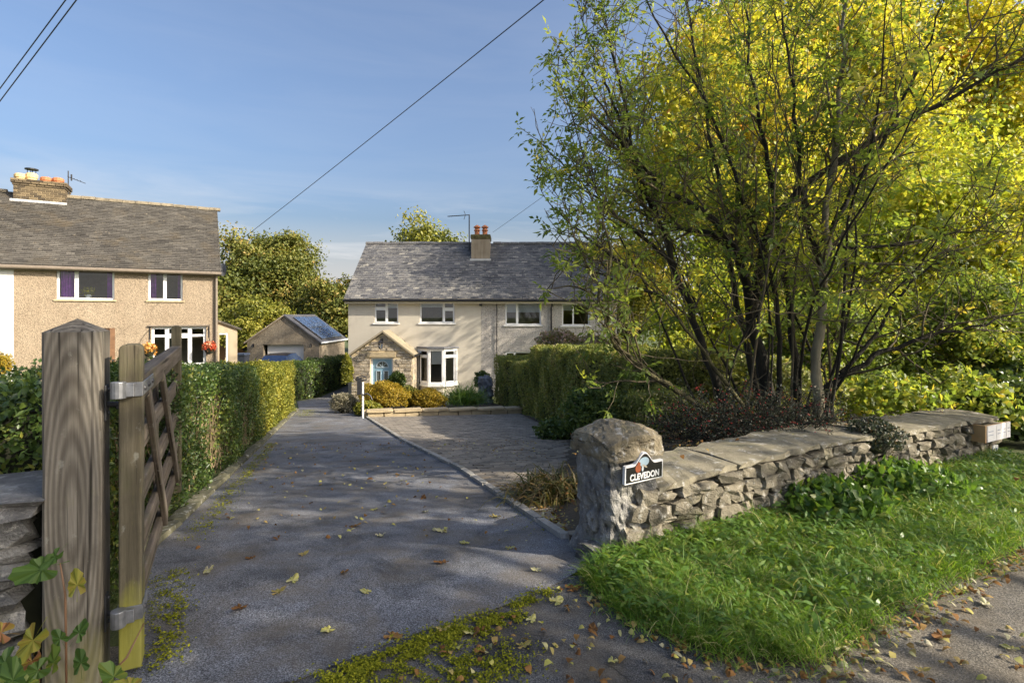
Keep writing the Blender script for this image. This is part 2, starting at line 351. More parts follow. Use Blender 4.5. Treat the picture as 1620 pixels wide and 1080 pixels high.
M['fencewood'] = plain('fencewood', (.30, .14, .06), .8, var=.2)
M['bark_dark'] = plain('bark_dark', (.020, .017, .010), .95, var=.6, scale=9, bs=1, bd=.02, bscale=30, sc3=(1,1,.4))
M['bark_grey'] = plain('bark_grey', (.20, .175, .115), .9, var=.4, scale=8, bs=.8, bd=.012, bscale=30, sc3=(1,1,.35))
M['bark_moss'] = plain('bark_moss', (.085, .075, .03), .95, var=.7, scale=9, bs=1, bd=.02, bscale=40)
M['twig'] = plain('twig', (.10, .08, .045), .9, var=.5, scale=5)
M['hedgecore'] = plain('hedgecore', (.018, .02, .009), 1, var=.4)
M['hedgetwig'] = plain('hedgetwig', (.22, .165, .09), .9, var=.4, scale=6)
M['white_sign'] = plain('white_sign', (.78, .77, .76), .45, var=.05)
M['signblack'] = plain('signblack', (.012, .011, .010), .35, var=.2)
M['privet'] = leafmat('privet', [(0, (.03, .055, .015)), (.5, (.07, .12, .026)), (.85, (.15, .20, .038)), (1, (.26, .26, .05))], .25, .35, 1.6, .5)
M['golden'] = leafmat('golden', [(0, (.085, .11, .018)), (.5, (.21, .22, .03)), (1, (.42, .37, .065))], .3, .5)
M['hedge_right'] = leafmat('hedge_right', [(0, (.095, .12, .035)), (.5, (.22, .25, .065)), (.8, (.32, .33, .09)), (1, (.44, .36, .17))], .35, .5)
M['elder'] = leafmat('elder', [(0, (.08, .13, .03)), (.55, (.20, .26, .05)), (.85, (.36, .36, .06)), (1, (.48, .39, .07))], .5, .45, 1.7)
M['maple'] = leafmat('maple', [(0, (.20, .27, .03)), (.4, (.43, .44, .05)), (.8, (.64, .55, .08)), (.96, (.68, .48, .10)), (1, (.62, .30, .10))], .48, .5, 1.35)
M['lime'] = leafmat('lime', [(0, (.20, .28, .035)), (.4, (.40, .45, .055)), (.85, (.60, .56, .08)), (1, (.66, .50, .09))], .5, .5, 1.35)
M['oakleaf'] = leafmat('oakleaf', [(0, (.06, .085, .018)), (.5, (.15, .165, .03)), (.85, (.26, .235, .05)), (1, (.33, .22, .06))], .3, .55)
M['dark_ivy'] = leafmat('dark_ivy', [(0, (.045, .085, .022)), (.6, (.11, .165, .04)), (1, (.21, .26, .055))], .3, .35, 1.5, .6)
M['yellowbush'] = leafmat('yellowbush', [(0, (.16, .15, .018)), (.5, (.36, .26, .025)), (1, (.50, .33, .05))], .35, .5)
M['cotoneaster'] = leafmat('cotoneaster', [(0, (.03, .042, .026)), (.7, (.07, .085, .055)), (1, (.15, .10, .06))], .2, .45)
M['berry'] = plain('berry', (.36, .03, .02), .3, var=.2)
M['grass'] = leafmat('grass', [(0, (.07, .15, .02)), (.5, (.15, .27, .032)), (.82, (.26, .36, .055)), (.9, (.40, .40, .13)), (1, (.54, .47, .24))], .45, .42, 1.5)
M['weed'] = leafmat('weed', [(0, (.06, .13, .024)), (.7, (.13, .23, .038)), (1, (.26, .30, .06))], .4, .4, 1.5, .5)
M['brownblade'] = leafmat('brownblade', [(0, (.06, .075, .02)), (.5, (.15, .13, .04)), (1, (.26, .16, .07))], .3, .5)
M['moss'] = leafmat('moss', [(0, (.10, .12, .012)), (.5, (.22, .23, .018)), (1, (.33, .32, .03))], .2, .9, 1.2, .1)
M['deadleaf'] = leafmat('deadleaf', [(0, (.13, .06, .02)), (.3, (.26, .13, .04)), (.6, (.36, .27, .10)), (.8, (.42, .40, .10)), (1, (.46, .42, .30))], .2, .7, 1.2, .2)
M['bramble'] = leafmat('bramble', [(0, (.04, .09, .02)), (.45, (.10, .17, .03)), (.75, (.30, .28, .04)), (1, (.27, .12, .05))], .35, .45, 1.5)
M['flower_red'] = leafmat('flower_red', [(0, (.45, .05, .02)), (.6, (.60, .13, .05)), (1, (.70, .35, .2))], .3, .6, 1.2)
M['flower_orange'] = leafmat('flower_orange', [(0, (.55, .20, .02)), (.6, (.66, .36, .06)), (1, (.75, .55, .3))], .3, .6, 1.2)
M['pinkbush'] = leafmat('pinkbush', [(0, (.10, .13, .03)), (.4, (.32, .30, .12)), (.65, (.62, .42, .40)), (1, (.75, .64, .56))], .4, .6, 1.2)
M['lavender'] = leafmat('lavender', [(0, (.12, .12, .07)), (.6, (.34, .31, .22)), (1, (.50, .45, .36))], .3, .7, 1.2)

# ------------------------------------------------------------------ ground, road, drive
rng = np.random.default_rng(7); rnd = random.Random(7)
def sheet(name, xs, ys, mat, off=0.0, zf=None, label=None):
    xs = np.asarray(xs, float); ys = np.asarray(ys, float)
    X, Y = np.meshgrid(xs, ys); Z = tza(Y) + off if zf is None else zf(X, Y)
    V = np.stack([X, Y, Z], -1).reshape(-1, 3); nx = len(xs); i = np.arange(len(ys) - 1)[:, None] * nx + np.arange(nx - 1)[None]
    i = i.ravel(); f = np.stack([i, i + 1, i + nx + 1, i + nx], 1)
    return tag(link(name, npmesh(name, V, f, mat)), kind='structure')
gx = np.concatenate([[-600, -300, -120, -60], np.arange(-40, 41, 2.0), [60, 120, 300, 600]])
gy = np.concatenate([[-200, -60, -20, -8, 0], np.arange(1, 30, .5), [32, 40, 60, 100, 200, 500, 1200]])
sheet('ground', gx, gy, M['lawn'], -0.012)
def ribbon(name, left, right, mat, off, n=60, m=10, parent=None, zfun=None):
    """a surface between two plan polylines, laid on the slope"""
    def rs(pl):
        pl = np.asarray(pl, float); d = np.r_[0, np.cumsum(np.linalg.norm(np.diff(pl, axis=0), axis=1))]; t = np.linspace(0, d[-1], n)
        return np.stack([np.interp(t, d, pl[:, 0]), np.interp(t, d, pl[:, 1])], 1)
    a = rs(left); b = rs(right); t = np.linspace(0, 1, m)[None, :, None]; g = a[:, None] * (1 - t) + b[:, None] * t
    z = tza(g[..., 1]) + off if zfun is None else zfun(g[..., 0], g[..., 1]); V = np.concatenate([g, z[..., None]], -1).reshape(-1, 3)
    i = (np.arange(n - 1)[:, None] * m + np.arange(m - 1)[None]).ravel(); f = np.stack([i, i + 1, i + m + 1, i + m], 1)
    return link(name, npmesh(name, V, f, mat), parent)
tag(sheet('road', np.linspace(-60, 60, 61), [-9, -6, -3, 0, 1.2, 1.9], M['road'], 0.0), kind='structure')
# road verge edge: the road fans up beside the grass at the right
tag(ribbon('road_edge', [(-3.2, 1.85), (-1.0, 1.85), (.2, 1.85), (1.2, 1.85), (3, 1.85), (14, 1.85)], [(-3.2, 2.2), (-1.2, 2.4), (.45, 3.05), (1.3, 2.6), (3.6, 4.2), (14, 9.5)], M['road'], 0.004), kind='structure')
KE = [(-1.50, 2.0), (-2.28, 3.4), (-2.35, 3.68), (-4.0, 8.73), (-5.65, 13.76), (-6.5, 16.4), (-8.6, 21.5), (-8.95, 25), (-8.95, 42)]          # hedge side of the drive
PE = [(-.85, 2.118), (.33, 2.96), (.40, 3.54), (-.62, 6.3), (-1.76, 8.8), (-3.80, 13.76), (-5.6, 18.5), (-7.6, 23.0), (-7.9, 25), (-7.9, 42)]  # paving side
tag(ribbon('driveway', KE, [(-.85, 2.118), (-.48, 2.41), (-.03, 2.656), (.33, 2.96), (.55, 3.30), (.40, 3.54), (-.62, 6.3), (-1.76, 8.8), (-3.80, 13.76), (-5.6, 18.5), (-7.6, 23.0), (-7.9, 25), (-7.9, 42)], M['drive'], 0.010, 160, 12), kind='structure')
tag(ribbon('entrance_apron', [(-.95, 1.9), (-.85, 2.118), (-.48, 2.41), (-.03, 2.656), (.33, 2.96)], [(.9, 1.9), (.85, 2.2), (.75, 2.4), (.6, 2.7), (.5, 3.0)], M['apron'], 0.007, 24, 10), kind='structure')

# kerb stones along the hedge
kb = tag(link('kerb', None), kind='structure')
def path_at(pl, s):
    pl = [Vector(p) for p in pl]
    for a, b in zip(pl, pl[1:]):
        L = (b - a).length
        if s <= L: return a + (b - a) * (s / L), (b - a).normalized()
        s -= L
    return pl[-1], (pl[-1] - pl[-2]).normalized()
def rough_box(name, mat, seed, jit=.12, cuts=1, roundness=.25, k=3):
    """a hewn stone: a unit box with a 3x3 net on each face, knocked about"""
    r = random.Random(seed); bm = bmesh.new(); bmesh.ops.create_cube(bm, size=1.0)
    bmesh.ops.subdivide_edges(bm, edges=bm.edges[:], cuts=cuts, use_grid_fill=True)
    for v in bm.verts:
        c = v.co.copy(); n = sum(abs(q) > .49 for q in c)
        v.co *= 1 - roundness * (0, 0, .35, 1)[n] * r.uniform(.5, 1.1) * .55
        v.co += Vector((r.uniform(-1, 1), r.uniform(-1, 1), r.uniform(-1, 1))) * jit * .5
    me = bpy.data.meshes.new(name); bm.to_mesh(me); bm.free(); me.materials.append(mat); return me
kmesh = [rough_box('kerb_stone', M['kerb'], 40 + i, .1, 1, .2) for i in range(5)]
s = 1.55; i = 0
while s < 15.5:
    L = rnd.uniform(.55, .9); p, d = path_at(KE, s + L / 2); nrmv = Vector((-d.y, d.x))
    o = link('kerb_stone', kmesh[i % 5], kb); p = p + nrmv * .06
    o.location = (p.x, p.y, tz(p.x, p.y) - .005); o.scale = (L * 1.0, .11, .10); o.rotation_euler = (rnd.uniform(-.08, .08), .109 * (d.y if p.y > 3 else 0), math.atan2(d.y, d.x) + rnd.uniform(-.03, .03))
    s += L + .015; i += 1

# block paving
PAVE = [(.36, 3.62), (-.62, 6.3), (-1.76, 8.8), (-3.72, 13.72)]                     # left line of the paving
pv = tag(ribbon('paved_parking', PAVE, [(.75, 3.62), (.55, 6.3), (.95, 9.6), (.15, 15.1)], M['soil'], 0.002, 40, 10), kind='structure')
ud = Vector((.957, .29)); vd = Vector((-.29, .957))                                  # courses run across the drive
def inside(x, y):
    ks = PAVE; xl = np.interp(y, [p[1] for p in ks], [p[0] for p in ks]); xr = np.interp(y, [3.62, 4.4, 5.4, 6.3, 9.6, 15.1], [.55, .32, .30, .62, .98, .2])
    ylim = 13.72 + (x + 3.72) * .30
    return xl + .06 < x < xr and 3.62 < y < ylim
pm = []
for i in range(6):
    me = rough_box('paver', M['paver'], 80 + i, .03, 1, .18); pm.append(me)
cells = []
org = Vector((.4, 3.6)); row = 0
for rI in range(-22, 130):
    for cI in range(-30, 24):
        q = org + ud * ((cI + (.5 if rI % 2 else 0)) * .206) + vd * (rI * .104)
        if inside(q.x, q.y): cells.append((q.y, q.x))
cells.sort()
far = MB()
for n, (y, x) in enumerate(cells):
    ang = math.atan2(ud.y, ud.x); z = tz(x, y) + .012 + rnd.uniform(-.004, .004)
    if n < 300:
        o = link('paver', pm[n % 6], pv); o.location = (x, y, z - .02); o.scale = (.198, .096, .06); o.rotation_euler = (-.104 + rnd.uniform(-.02, .02), .03 + rnd.uniform(-.02, .02), ang + rnd.uniform(-.02, .02) + (math.pi if rnd.random() < .5 else 0))
    else:
        a, b = .098, .047; dz = rnd.uniform(-.003, .003); pts = []
        for su, sv in ((-1,-1),(1,-1),(1,1),(-1,1)):
            q = Vector((x, y)) + ud * (su * a) + vd * (sv * b); pts.append((q.x, q.y, tz(q.x, q.y) + .012 + dz + rnd.uniform(-.002, .002)))
        far.face(pts, 0, rnd.random()); lo = [(p[0], p[1], p[2] - .02) for p in pts]
        for e in range(4): far.face([pts[e], lo[e], lo[(e+1) % 4], pts[(e+1) % 4]], 0, .3)
mm, t_, b_ = base_mat('paver_far'); v_ = coords(t_)
t_.links.new(mixc(t_, 1.0, ramp(t_, noise(t_, v_, 6, 7, .65), [(.25, (.14, .125, .105)), (.55, (.26, .225, .18)), (.8, (.34, .295, .24))]), ramp(t_, attr(t_), [(0, (.72,)*3), (1, (1.25,)*3)]), 'MULTIPLY'), b_.inputs['Base Color']); b_.inputs['Roughness'].default_value = .85
bump(t_, b_, noise(t_, v_, 40, 6), .5, .006); M['paver_far'] = mm
tag(far.build('paver_field', M['paver_far'], pv), kind='stuff')
# edging blocks between paving and drive
ed = 0; s = 0; emesh = [rough_box('edging_block', M['edging'], 60 + i, .05, 1, .12) for i in range(3)]
pl = PAVE
while True:
    p, d = path_at(pl, s + .22)
    if s > 10.4: break
    L = .44; o = link('edging_block', emesh[ed % 3], pv); o.location = (p.x, p.y, tz(p.x, p.y) + .0); o.scale = (L, .065, .09); o.rotation_euler = (0, .109 * d.y, math.atan2(d.y, d.x)); s += L + .01; ed += 1

# ------------------------------------------------------------------ house builder pieces
def wall_front(mb, x0, x1, z0, z1, holes, y=0.0, rev=.14, m=0):
    xs = sorted({x0, x1, *[h[0] for h in holes], *[h[1] for h in holes]}); zs = sorted({z0, z1, *[h[2] for h in holes], *[h[3] for h in holes]})
    for a, b in zip(xs, xs[1:]):
        for c, d in zip(zs, zs[1:]):
            mx, mz = (a+b)/2, (c+d)/2
            if mx < x0 or mx > x1 or mz < z0 or mz > z1 or any(h[0] < mx < h[1] and h[2] < mz < h[3] for h in holes): continue
            mb.face([(a,y,c),(b,y,c),(b,y,d),(a,y,d)], m)
    for a, b, c, d in holes:
        q = y + rev
        mb.face([(a,y,c),(a,y,d),(a,q,d),(a,q,c)], m); mb.face([(b,y,c),(b,q,c),(b,q,d),(b,y,d)], m)
        mb.face([(a,y,d),(b,y,d),(b,q,d),(a,q,d)], m); mb.face([(a,y,c),(a,q,c),(b,q,c),(b,y,c)], m)
def window(par, x0, x1, z0, z1, y=.07, mull=(), trans=(), fw=.065, sill=.05, name='window', blind=None, curtain=(), sillmat='upvc', casement=()):
    """frame, glass panes, sill, blind and curtains of one window; trans = (xa, xb, z)"""
    f = MB(); d = .07
    f.box(x0, x1, y, y+d, z1-fw, z1); f.box(x0, x1, y, y+d, z0, z0+fw); f.box(x0, x0+fw, y+.001, y+d, z0+fw, z1-fw); f.box(x1-fw, x1, y+.001, y+d, z0+fw, z1-fw)
    ms = [x0] + list(mull) + [x1]
    for q in mull: f.box(q-fw/2, q+fw/2, y-.004, y+d, z0+fw, z1-fw)
    for a, b, z in trans: f.box(a+fw/2, b-fw/2, y-.008, y+d, z-fw*.5, z+fw*.5)
    o = f.build(name, M['upvc'], par, bevel=.008)
    for a, b in zip(ms, ms[1:]):
        zc = [z0] + sorted(t[2] for t in trans if t[0] <= (a+b)/2 <= t[1]) + [z1]
        for c, e in zip(zc, zc[1:]):
            if (round(a, 2)) in [round(q, 2) for q in casement]:      # opening light with its own sash
                s = MB(); w = .05; A, B, Z0, Z1 = a+fw*.45, b-fw*.45, c+fw*.45, e-fw*.45
                s.box(A, B, y-.018, y+.03, Z1-w, Z1); s.box(A, B, y-.018, y+.03, Z0, Z0+w); s.box(A, A+w, y-.017, y+.03, Z0+w, Z1-w); s.box(B-w, B, y-.017, y+.03, Z0+w, Z1-w)
                s.build('sash', M['upvc'], o)
            g = MB(); g.box(a+.02, b-.02, y+.035, y+.043, c+.02, e-.02); g.build('pane', M['glass'], o)
    if sill:
        s = MB(); s.box(x0-.07, x1+.07, -sill, y, z0-.06, z0-.002); s.build('sill', M[sillmat], o, bevel=.006)
    if blind:
        for a, b, zb in blind:
            s = MB(); s.box(a, b, y+.10, y+.11, zb, z1-.03); s.build('blind', M['blind'], o)
    for a, b in curtain:
        s = MB(); n = 14; pts = [(a + (b-a)*i/n, y + .16 + .035*math.sin(i*2.1)) for i in range(n+1)]
        for p, q in zip(pts, pts[1:]): s.face([(p[0],p[1],z0+.05),(q[0],q[1],z0+.05),(q[0],q[1],z1-.04),(p[0],p[1],z1-.04)])
        s.build('curtain', M['purple'], o)
    return o
def slates(par, x0, x1, y0, z0, run, rise, sw, gauge, mat, seed, name='slates', jit=.008):
    """courses of lapped slates up one slope: each slate has a face, a thick lower edge and its own tilt"""
    r = random.Random(seed); L = math.hypot(run, rise); cy, cz = run / L, rise / L; ny, nz = -cz, cy; mb = MB()
    n = int(L / gauge)
    for j in range(n + 1):
        a = j * gauge; b = min(a + gauge * 1.25, L); x = x0 - (sw * .5 if j % 2 else 0)
        while x < x1:
            xa, xb = max(x + .004, x0), min(x + sw - .004, x1); x += sw
            if xb - xa < .03: continue
            t0 = .030 + r.uniform(-.003, .006); t1 = .012; da = r.uniform(-jit, jit); rr = min(1, max(0, r.gauss(.5, .22)))
            def pt(X, s, t): return (X, y0 + cy*s + ny*t, z0 + cz*s + nz*t)
            sk = r.uniform(-jit, jit) * .6
            mb.face([pt(xa, a+da, t0), pt(xb, a+da+sk, t0), pt(xb, b, t1), pt(xa, b, t1)], 0, rr)
            mb.face([pt(xa, a+da, t0-.02), pt(xb, a+da+sk, t0-.02), pt(xb, a+da+sk, t0), pt(xa, a+da, t0)], 0, rr*.7)
    return tag(mb.build(name, mat, par), kind='stuff')
def ridge_tiles(par, x0, x1, y, z, mat, L=.42, skip=()):
    m = MB(); k = 7; prof = [(.15*math.cos(t)*1.05, .12*math.sin(t)) for t in np.linspace(-.25, math.pi + .25, k)]
    n0 = 0
    m.v = [(0, a, b) for a, b in prof] + [(L, a, b) for a, b in prof]
    for i in range(k-1): m.f.append((i, i+1, k+i+1, k+i)); m.m.append(0); m.r.append(.6)
    m.f.append(tuple(range(k))); m.f.append(tuple(reversed(range(k, 2*k)))); m.m += [0, 0]; m.r += [.5, .5]
    me = m.mesh('ridge_tile', mat); x = x0
    while x < x1 - .1:
        if not any(a < x + L/2 < b for a, b in skip):
            o = link('ridge_tile', me, par); o.location = (x, y, z + rnd.uniform(-.012, .012)); o.rotation_euler = (0, rnd.uniform(-.012, .012), 0); o.scale = (.97, 1, 1)
        x += L

# ------------------------------------------------------------------ main pair of houses
lx = lambda px: (px - 551) * .03
lz = lambda py: (628 - py) * .03
EZ = lz(467); HW = 12.75; RUN, RISE = 3.7, 2.92
house = empty('semi_detached_house', (-7.77, 25.5, -2.45), 0, 'cream rendered semi-detached house with stone porch, blue door and slate roof', 'house')
holes_l = [(lx(592), lx(630), lz(511), lz(476)), (lx(664), lx(719), lz(511), lz(476)), (lx(667), lx(718), lz(606), lz(551))]
xp = lx(761)
mb = MB(); wall_front(mb, 0, xp, -.6, EZ + .05, holes_l)
mb.face([(0,0,-.6),(0,0,EZ+.05),(0,3.7,EZ+RISE),(0,7.4,EZ+.05),(0,7.4,-.6)])
mb.build('rendered_wall', M['cream'], house)
holes_r = [(lx(799), lx(856), lz(514), lz(478)), (lx(889), lx(933), lz(515), lz(480)), (lx(799), lx(856), lz(603), lz(556)), (lx(905), lx(935), lz(628), lz(562))]
mb = MB(); wall_front(mb, xp + .004, HW, -.6, EZ + .05, holes_r, y=.012)
mb.face([(HW,.012,-.6),(HW,7.4,-.6),(HW,7.4,EZ+.05),(HW,3.7,EZ+RISE),(HW,.012,EZ+.05)])
tag(mb.build('pebbledash_wall', M['greydash'], house), label='grey pebbledash right half of the pair')
mb = MB(); mb.box(0.01, HW-.01, 7.25, 7.4, -.6, EZ); mb.box(xp-.1, xp+.1, .2, 7.2, -.6, EZ-.15); mb.box(.05, HW-.05, .3, 7.2, 2.22, 2.4); mb.box(.05, HW-.05, .3, 7.2, -.35, -.15)
mb.box(.05, HW-.05, 3.4, 3.5, -.1, EZ); mb.build('inner_walls', M['room'], house)
window(house, *holes_l[0], mull=(lx(612),), trans=((holes_l[0][0], lx(612), lz(488)),), casement=(holes_l[0][0],), blind=((lx(613), lx(629), lz(487)),), sillmat='upvc')
window(house, *holes_l[1], mull=(lx(701),), trans=((lx(701), holes_l[1][1], lz(489)),), casement=(lx(701),), blind=((lx(665), lx(700), lz(486)),))
window(house, *holes_r[0], mull=(lx(819),), blind=((lx(800), lx(818), lz(494)), (lx(820), lx(855), lz(494))), casement=(holes_r[0][0],))
window(house, *holes_r[1], mull=(lx(907),), blind=((lx(890), lx(906), lz(491)),))
window(house, *holes_r[2], mull=(lx(815),), casement=(holes_r[2][0],))
window(house, *holes_r[3], name='back_door_window', sill=0)
# bay window
bx0, bx1, bz0, bz1 = lx(663), lx(722), lz(606), lz(551); bd = .42
cxa, cxb = lx(681.5), lx(702.5)
plan = [(bx0, 0), (cxa, -bd), (cxb, -bd), (bx1, 0)]
bay = MB(); fw = .07
for (ax, ay), (qx, qy) in zip(plan, plan[1:]):
    for z in (bz0 + .05, bz1 - .05): bay.bar((ax, ay, z), (qx, qy, z), fw, .1)
for ax, ay in plan: bay.box(ax - .055, ax + .055, ay - .03, ay + .06, bz0, bz1)
for (ax, ay), (qx, qy) in ((plan[0], plan[1]), (plan[2], plan[3])): bay.bar((ax, ay, lz(563)), (qx, qy, lz(563)), .06, .1)
by = bay.build('bay_window', M['upvc'], house, bevel=.008)
for i, ((ax, ay), (qx, qy)) in enumerate(zip(plan, plan[1:])):
    d = Vector((qx-ax, qy-ay)); n = Vector((d.y, -d.x)).normalized() * .012
    for c, e in (((bz0+.06, lz(563)), (lz(563), bz1-.06)) if i != 1 else ((bz0+.06, bz1-.06),)):
        e = e if not isinstance(c, tuple) else e
        z0_, z1_ = (c, e) if not isinstance(c, tuple) else (c[0], c[1])
        g = MB(); g.face([(ax, ay, z0_), (qx, qy, z0_), (qx, qy, z1_), (ax, ay, z1_)]); g.build('pane', M['glass'], by)
        if i != 1:
            s_ = MB(); A = Vector((ax, ay, 0)).lerp(Vector((qx, qy, 0)), .16); B = Vector((ax, ay, 0)).lerp(Vector((qx, qy, 0)), .84)
            for z in (z0_+.05, z1_-.03): s_.bar((A.x, A.y-.02, z), (B.x, B.y-.02, z), .05, .055)
            for q in (A, B): s_.box(q.x-.028, q.x+.028, q.y-.045, q.y+.005, z0_+.05, z1_-.03)
            s_.build('sash', M['upvc'], by)
s_ = MB(); s_.box(cxa+.08, cxb-.08, -bd+.1, -bd+.11, lz(575), bz1-.08); s_.build('blind', M['blind'], by)
s_ = MB(); top = [(bx0-.12, .0), (cxa-.08, -bd-.13), (cxb+.08, -bd-.13), (bx1+.12, .0)]
s_.v = [(x, y, bz1+.01) for x, y in top] + [(x, y, bz1+.09) for x, y in top]; s_.f = [(0,1,2,3),(7,6,5,4),(0,4,5,1),(1,5,6,2),(2,6,7,3),(3,7,4,0)]; s_.m = [0]*6; s_.r = [.5]*6
s_.build('bay_roof', M['lead'], by)
s_ = MB(); top = [(bx0-.1, .0), (cxa-.05, -bd-.11), (cxb+.05, -bd-.11), (bx1+.1, .0)]
s_.v = [(x, y, bz0-.10) for x, y in top] + [(x, y, bz0-.01) for x, y in top]; s_.f = [(3,2,1,0),(4,5,6,7),(0,1,5,4),(1,2,6,5),(2,3,7,6),(3,0,4,7)]; s_.m = [0]*6; s_.r = [.5]*6
s_.build('sill', M['upvc'], by)
s_ = MB(); top = [(bx0+.05, .0), (cxa, -bd+.05), (cxb, -bd+.05), (bx1-.05, .0)]
s_.v = [(x, y, -.6) for x, y in top] + [(x, y, bz0-.1) for x, y in top]; s_.f = [(3,2,1,0),(4,5,6,7),(0,1,5,4),(1,2,6,5),(2,3,7,6)]; s_.m = [0]*5; s_.r = [.5]*5
s_.build('bay_base', M['cream'], by)
# roof, gutter, fascia
mb = MB(); y0 = -.22; z0 = EZ - .0
zz = EZ + .02; yo = -.25; so = RISE / RUN
pts = [(yo, zz + so * yo), (3.7, zz + RISE), (7.65, zz + so * yo), (7.65, zz + so*yo - .1), (3.7, zz + RISE - .12), (yo, zz + so*yo - .1)]
n = len(mb.v)
for X in (-.12, HW + .12): mb.v += [(X, y, z) for y, z in pts]
for i in range(6): j = (i+1) % 6; mb.f.append((i, j, 6+j, 6+i)); mb.m.append(0); mb.r.append(.4)
mb.f += [(0,5,4,1), (1,4,3,2), (6,7,10,11), (7,8,9,10)]; mb.m += [0]*4; mb.r += [.4]*4
roof = mb.build('roof', M['slate_main'], house)
slates(roof, -.14, HW + .14, yo, zz + so * yo, RUN + .25, (RUN + .25) * so, .30, .155, M['slate_main'], 3)
ridge_tiles(roof, -.15, HW + .15, 3.7, zz + RISE - .02, M['slate_main'], .46, skip=((lx(742), lx(777)),))
mb = MB(); mb.tube([(-.15, yo - .07, zz + so*yo - .07), (HW + .15, yo - .07, zz + so*yo - .07)], .065, 8); mb.build('gutter', M['black'], house)
mb = MB(); mb.box(-.1, HW + .1, yo - .005, .0 - .002, EZ - .40, EZ - .17); mb.build('fascia', M['fascia'], house)
mb = MB(); mb.tube([(lx(786), -.05, EZ - .35), (lx(786), -.05, -.3)], .022, 6); mb.build('cable_conduit', M['black'], house)
mb = MB(); mb.tube([(lx(873), yo - .05, EZ - .22), (lx(873), -.07, EZ - .5), (lx(872), -.07, EZ - .6), (lx(872), -.07, -.3)], .04, 8); mb.build('downpipe', M['black'], house)
mb = MB(); mb.box(lx(760)-.05, lx(760)+.09, -.1, -.0, EZ - .5, EZ - .38); mb.build('vent', M['black'], house)
# chimney
cx0, cx1 = lx(745), lx(775); cy0 = 2.35; ct = lz(374) - .15
ch = MB(); s28 = 28.0/25.5
def fz(py, Y): return H - (py - HY) / F * Y + 2.45
def fx(px, Y): return (px - 810) / F * Y + 7.77
ca, cb = fx(745.5, 27.95), fx(775, 27.95)
chz = fz(378, 27.95)
ch.box(ca, cb, 2.45, 3.55, EZ + 1.2, chz); chim = ch.build('chimney', render_wall('chimney_render', (.28, .225, .155), (.40, .335, .245), .5, .012, 40, None, .25), house)
mb = MB(); mb.box(ca-.04, cb+.04, 2.40, 3.6, chz, chz + .24); mb.build('chimney_crown', plain('mossy', (.11, .095, .035), .95, var=.6, scale=9, bs=1, bd=.03), chim, bevel=.05)
mb = MB(); mb.box(ca-.06, cb+.06, 2.30, 2.448, fz(413, 27.9), fz(409.5, 27.9)); mb.build('flashing', M['flash'], chim)
for px in (754.6, 767):
    mb = MB(); X = fx(px, 28.4); mb.lathe([(.15, 0), (.155, .1), (.13, .12), (.13, .26), (.17, .29), (.17, .33), (.12, .36), (.12, .42), (.19, .45), (.19, .49), (.10, .56), (.03, .60)], (X, 3.0, chz + .22), 12); mb.build('chimney_pot', M['terra'], chim, smooth=False)
# aerial
ae = empty('aerial', (-7.77, 25.5, -2.45), 0, 'thin roof aerial beside the two terracotta pots on the slate ridge', 'aerial')
mb = MB(); X = fx(742.3, 28.6); Z = fz(340, 28.6); mb.tube([(X, 3.1, EZ + 2.3), (X, 3.1, Z)], .03, 6); mb.build('mast', M['iron'], ae)
mb = MB(); X2 = fx(708, 28.6); mb.tube([(X + .03, 3.1, Z), (X2, 3.1, Z - .08)], .022, 6)
for i in range(9):
    t = i / 9; q = X + (X2 - X) * (.25 + .75 * t); mb.tube([(q, 2.97, Z - .02 - .06*t), (q, 3.23, Z - .02 - .06*t)], .012, 4)
mb.tube([(X-.2, 3.1, Z+.0), (X-.28, 3.1, Z+.22)], .014, 4); mb.tube([(X-.2, 3.1, Z), (X-.28, 3.1, Z-.24)], .014, 4)
mb.build('antenna_boom', M['iron'], ae)

# ------------------------------------------------------------------ stone porch on the main house
pY = -1.25; Yp = 25.5 + pY
px0, px1 = fx(556, Yp), fx(652, Yp); pap = (fx(606, Yp), fz(527, Yp)); pze = fz(562, Yp)
dx0, dx1, dzt = fx(586, Yp), fx(621.5, Yp), fz(565.5, Yp)
porch = MB()
dz0 = -.4
fr = [(px0, dz0), (dx0, dz0), (dx0, dzt), (dx1, dzt), (dx1, dz0), (px1, dz0), (px1, pze), pap, (px0, pze)]
for tri in ([(px0, dz0), (dx0, dz0), (dx0, dzt), (px0, pze)], [(dx1, dz0), (px1, dz0), (px1, pze), (dx1, dzt)], [(px0, pze), (dx0, dzt), (dx1, dzt), (px1, pze), pap]):
    porch.face([(x, pY, z) for x, z in tri])
porch.face([(px1, pY, dz0), (px1, 0, dz0), (px1, 0, pze), (px1, pY, pze)]); porch.face([(px0, 0, dz0), (px0, pY, dz0), (px0, pY, pze), (px0, 0, pze)])
for X in (dx0, dx1): porch.face([(X, pY, dz0), (X, pY, dzt), (X, pY+.3, dzt), (X, pY+.3, dz0)])
porch.face([(dx0, pY, dzt), (dx1, pY, dzt), (dx1, pY+.3, dzt), (dx0, pY+.3, dzt)])
po = porch.build('porch', M['mortar'], house)
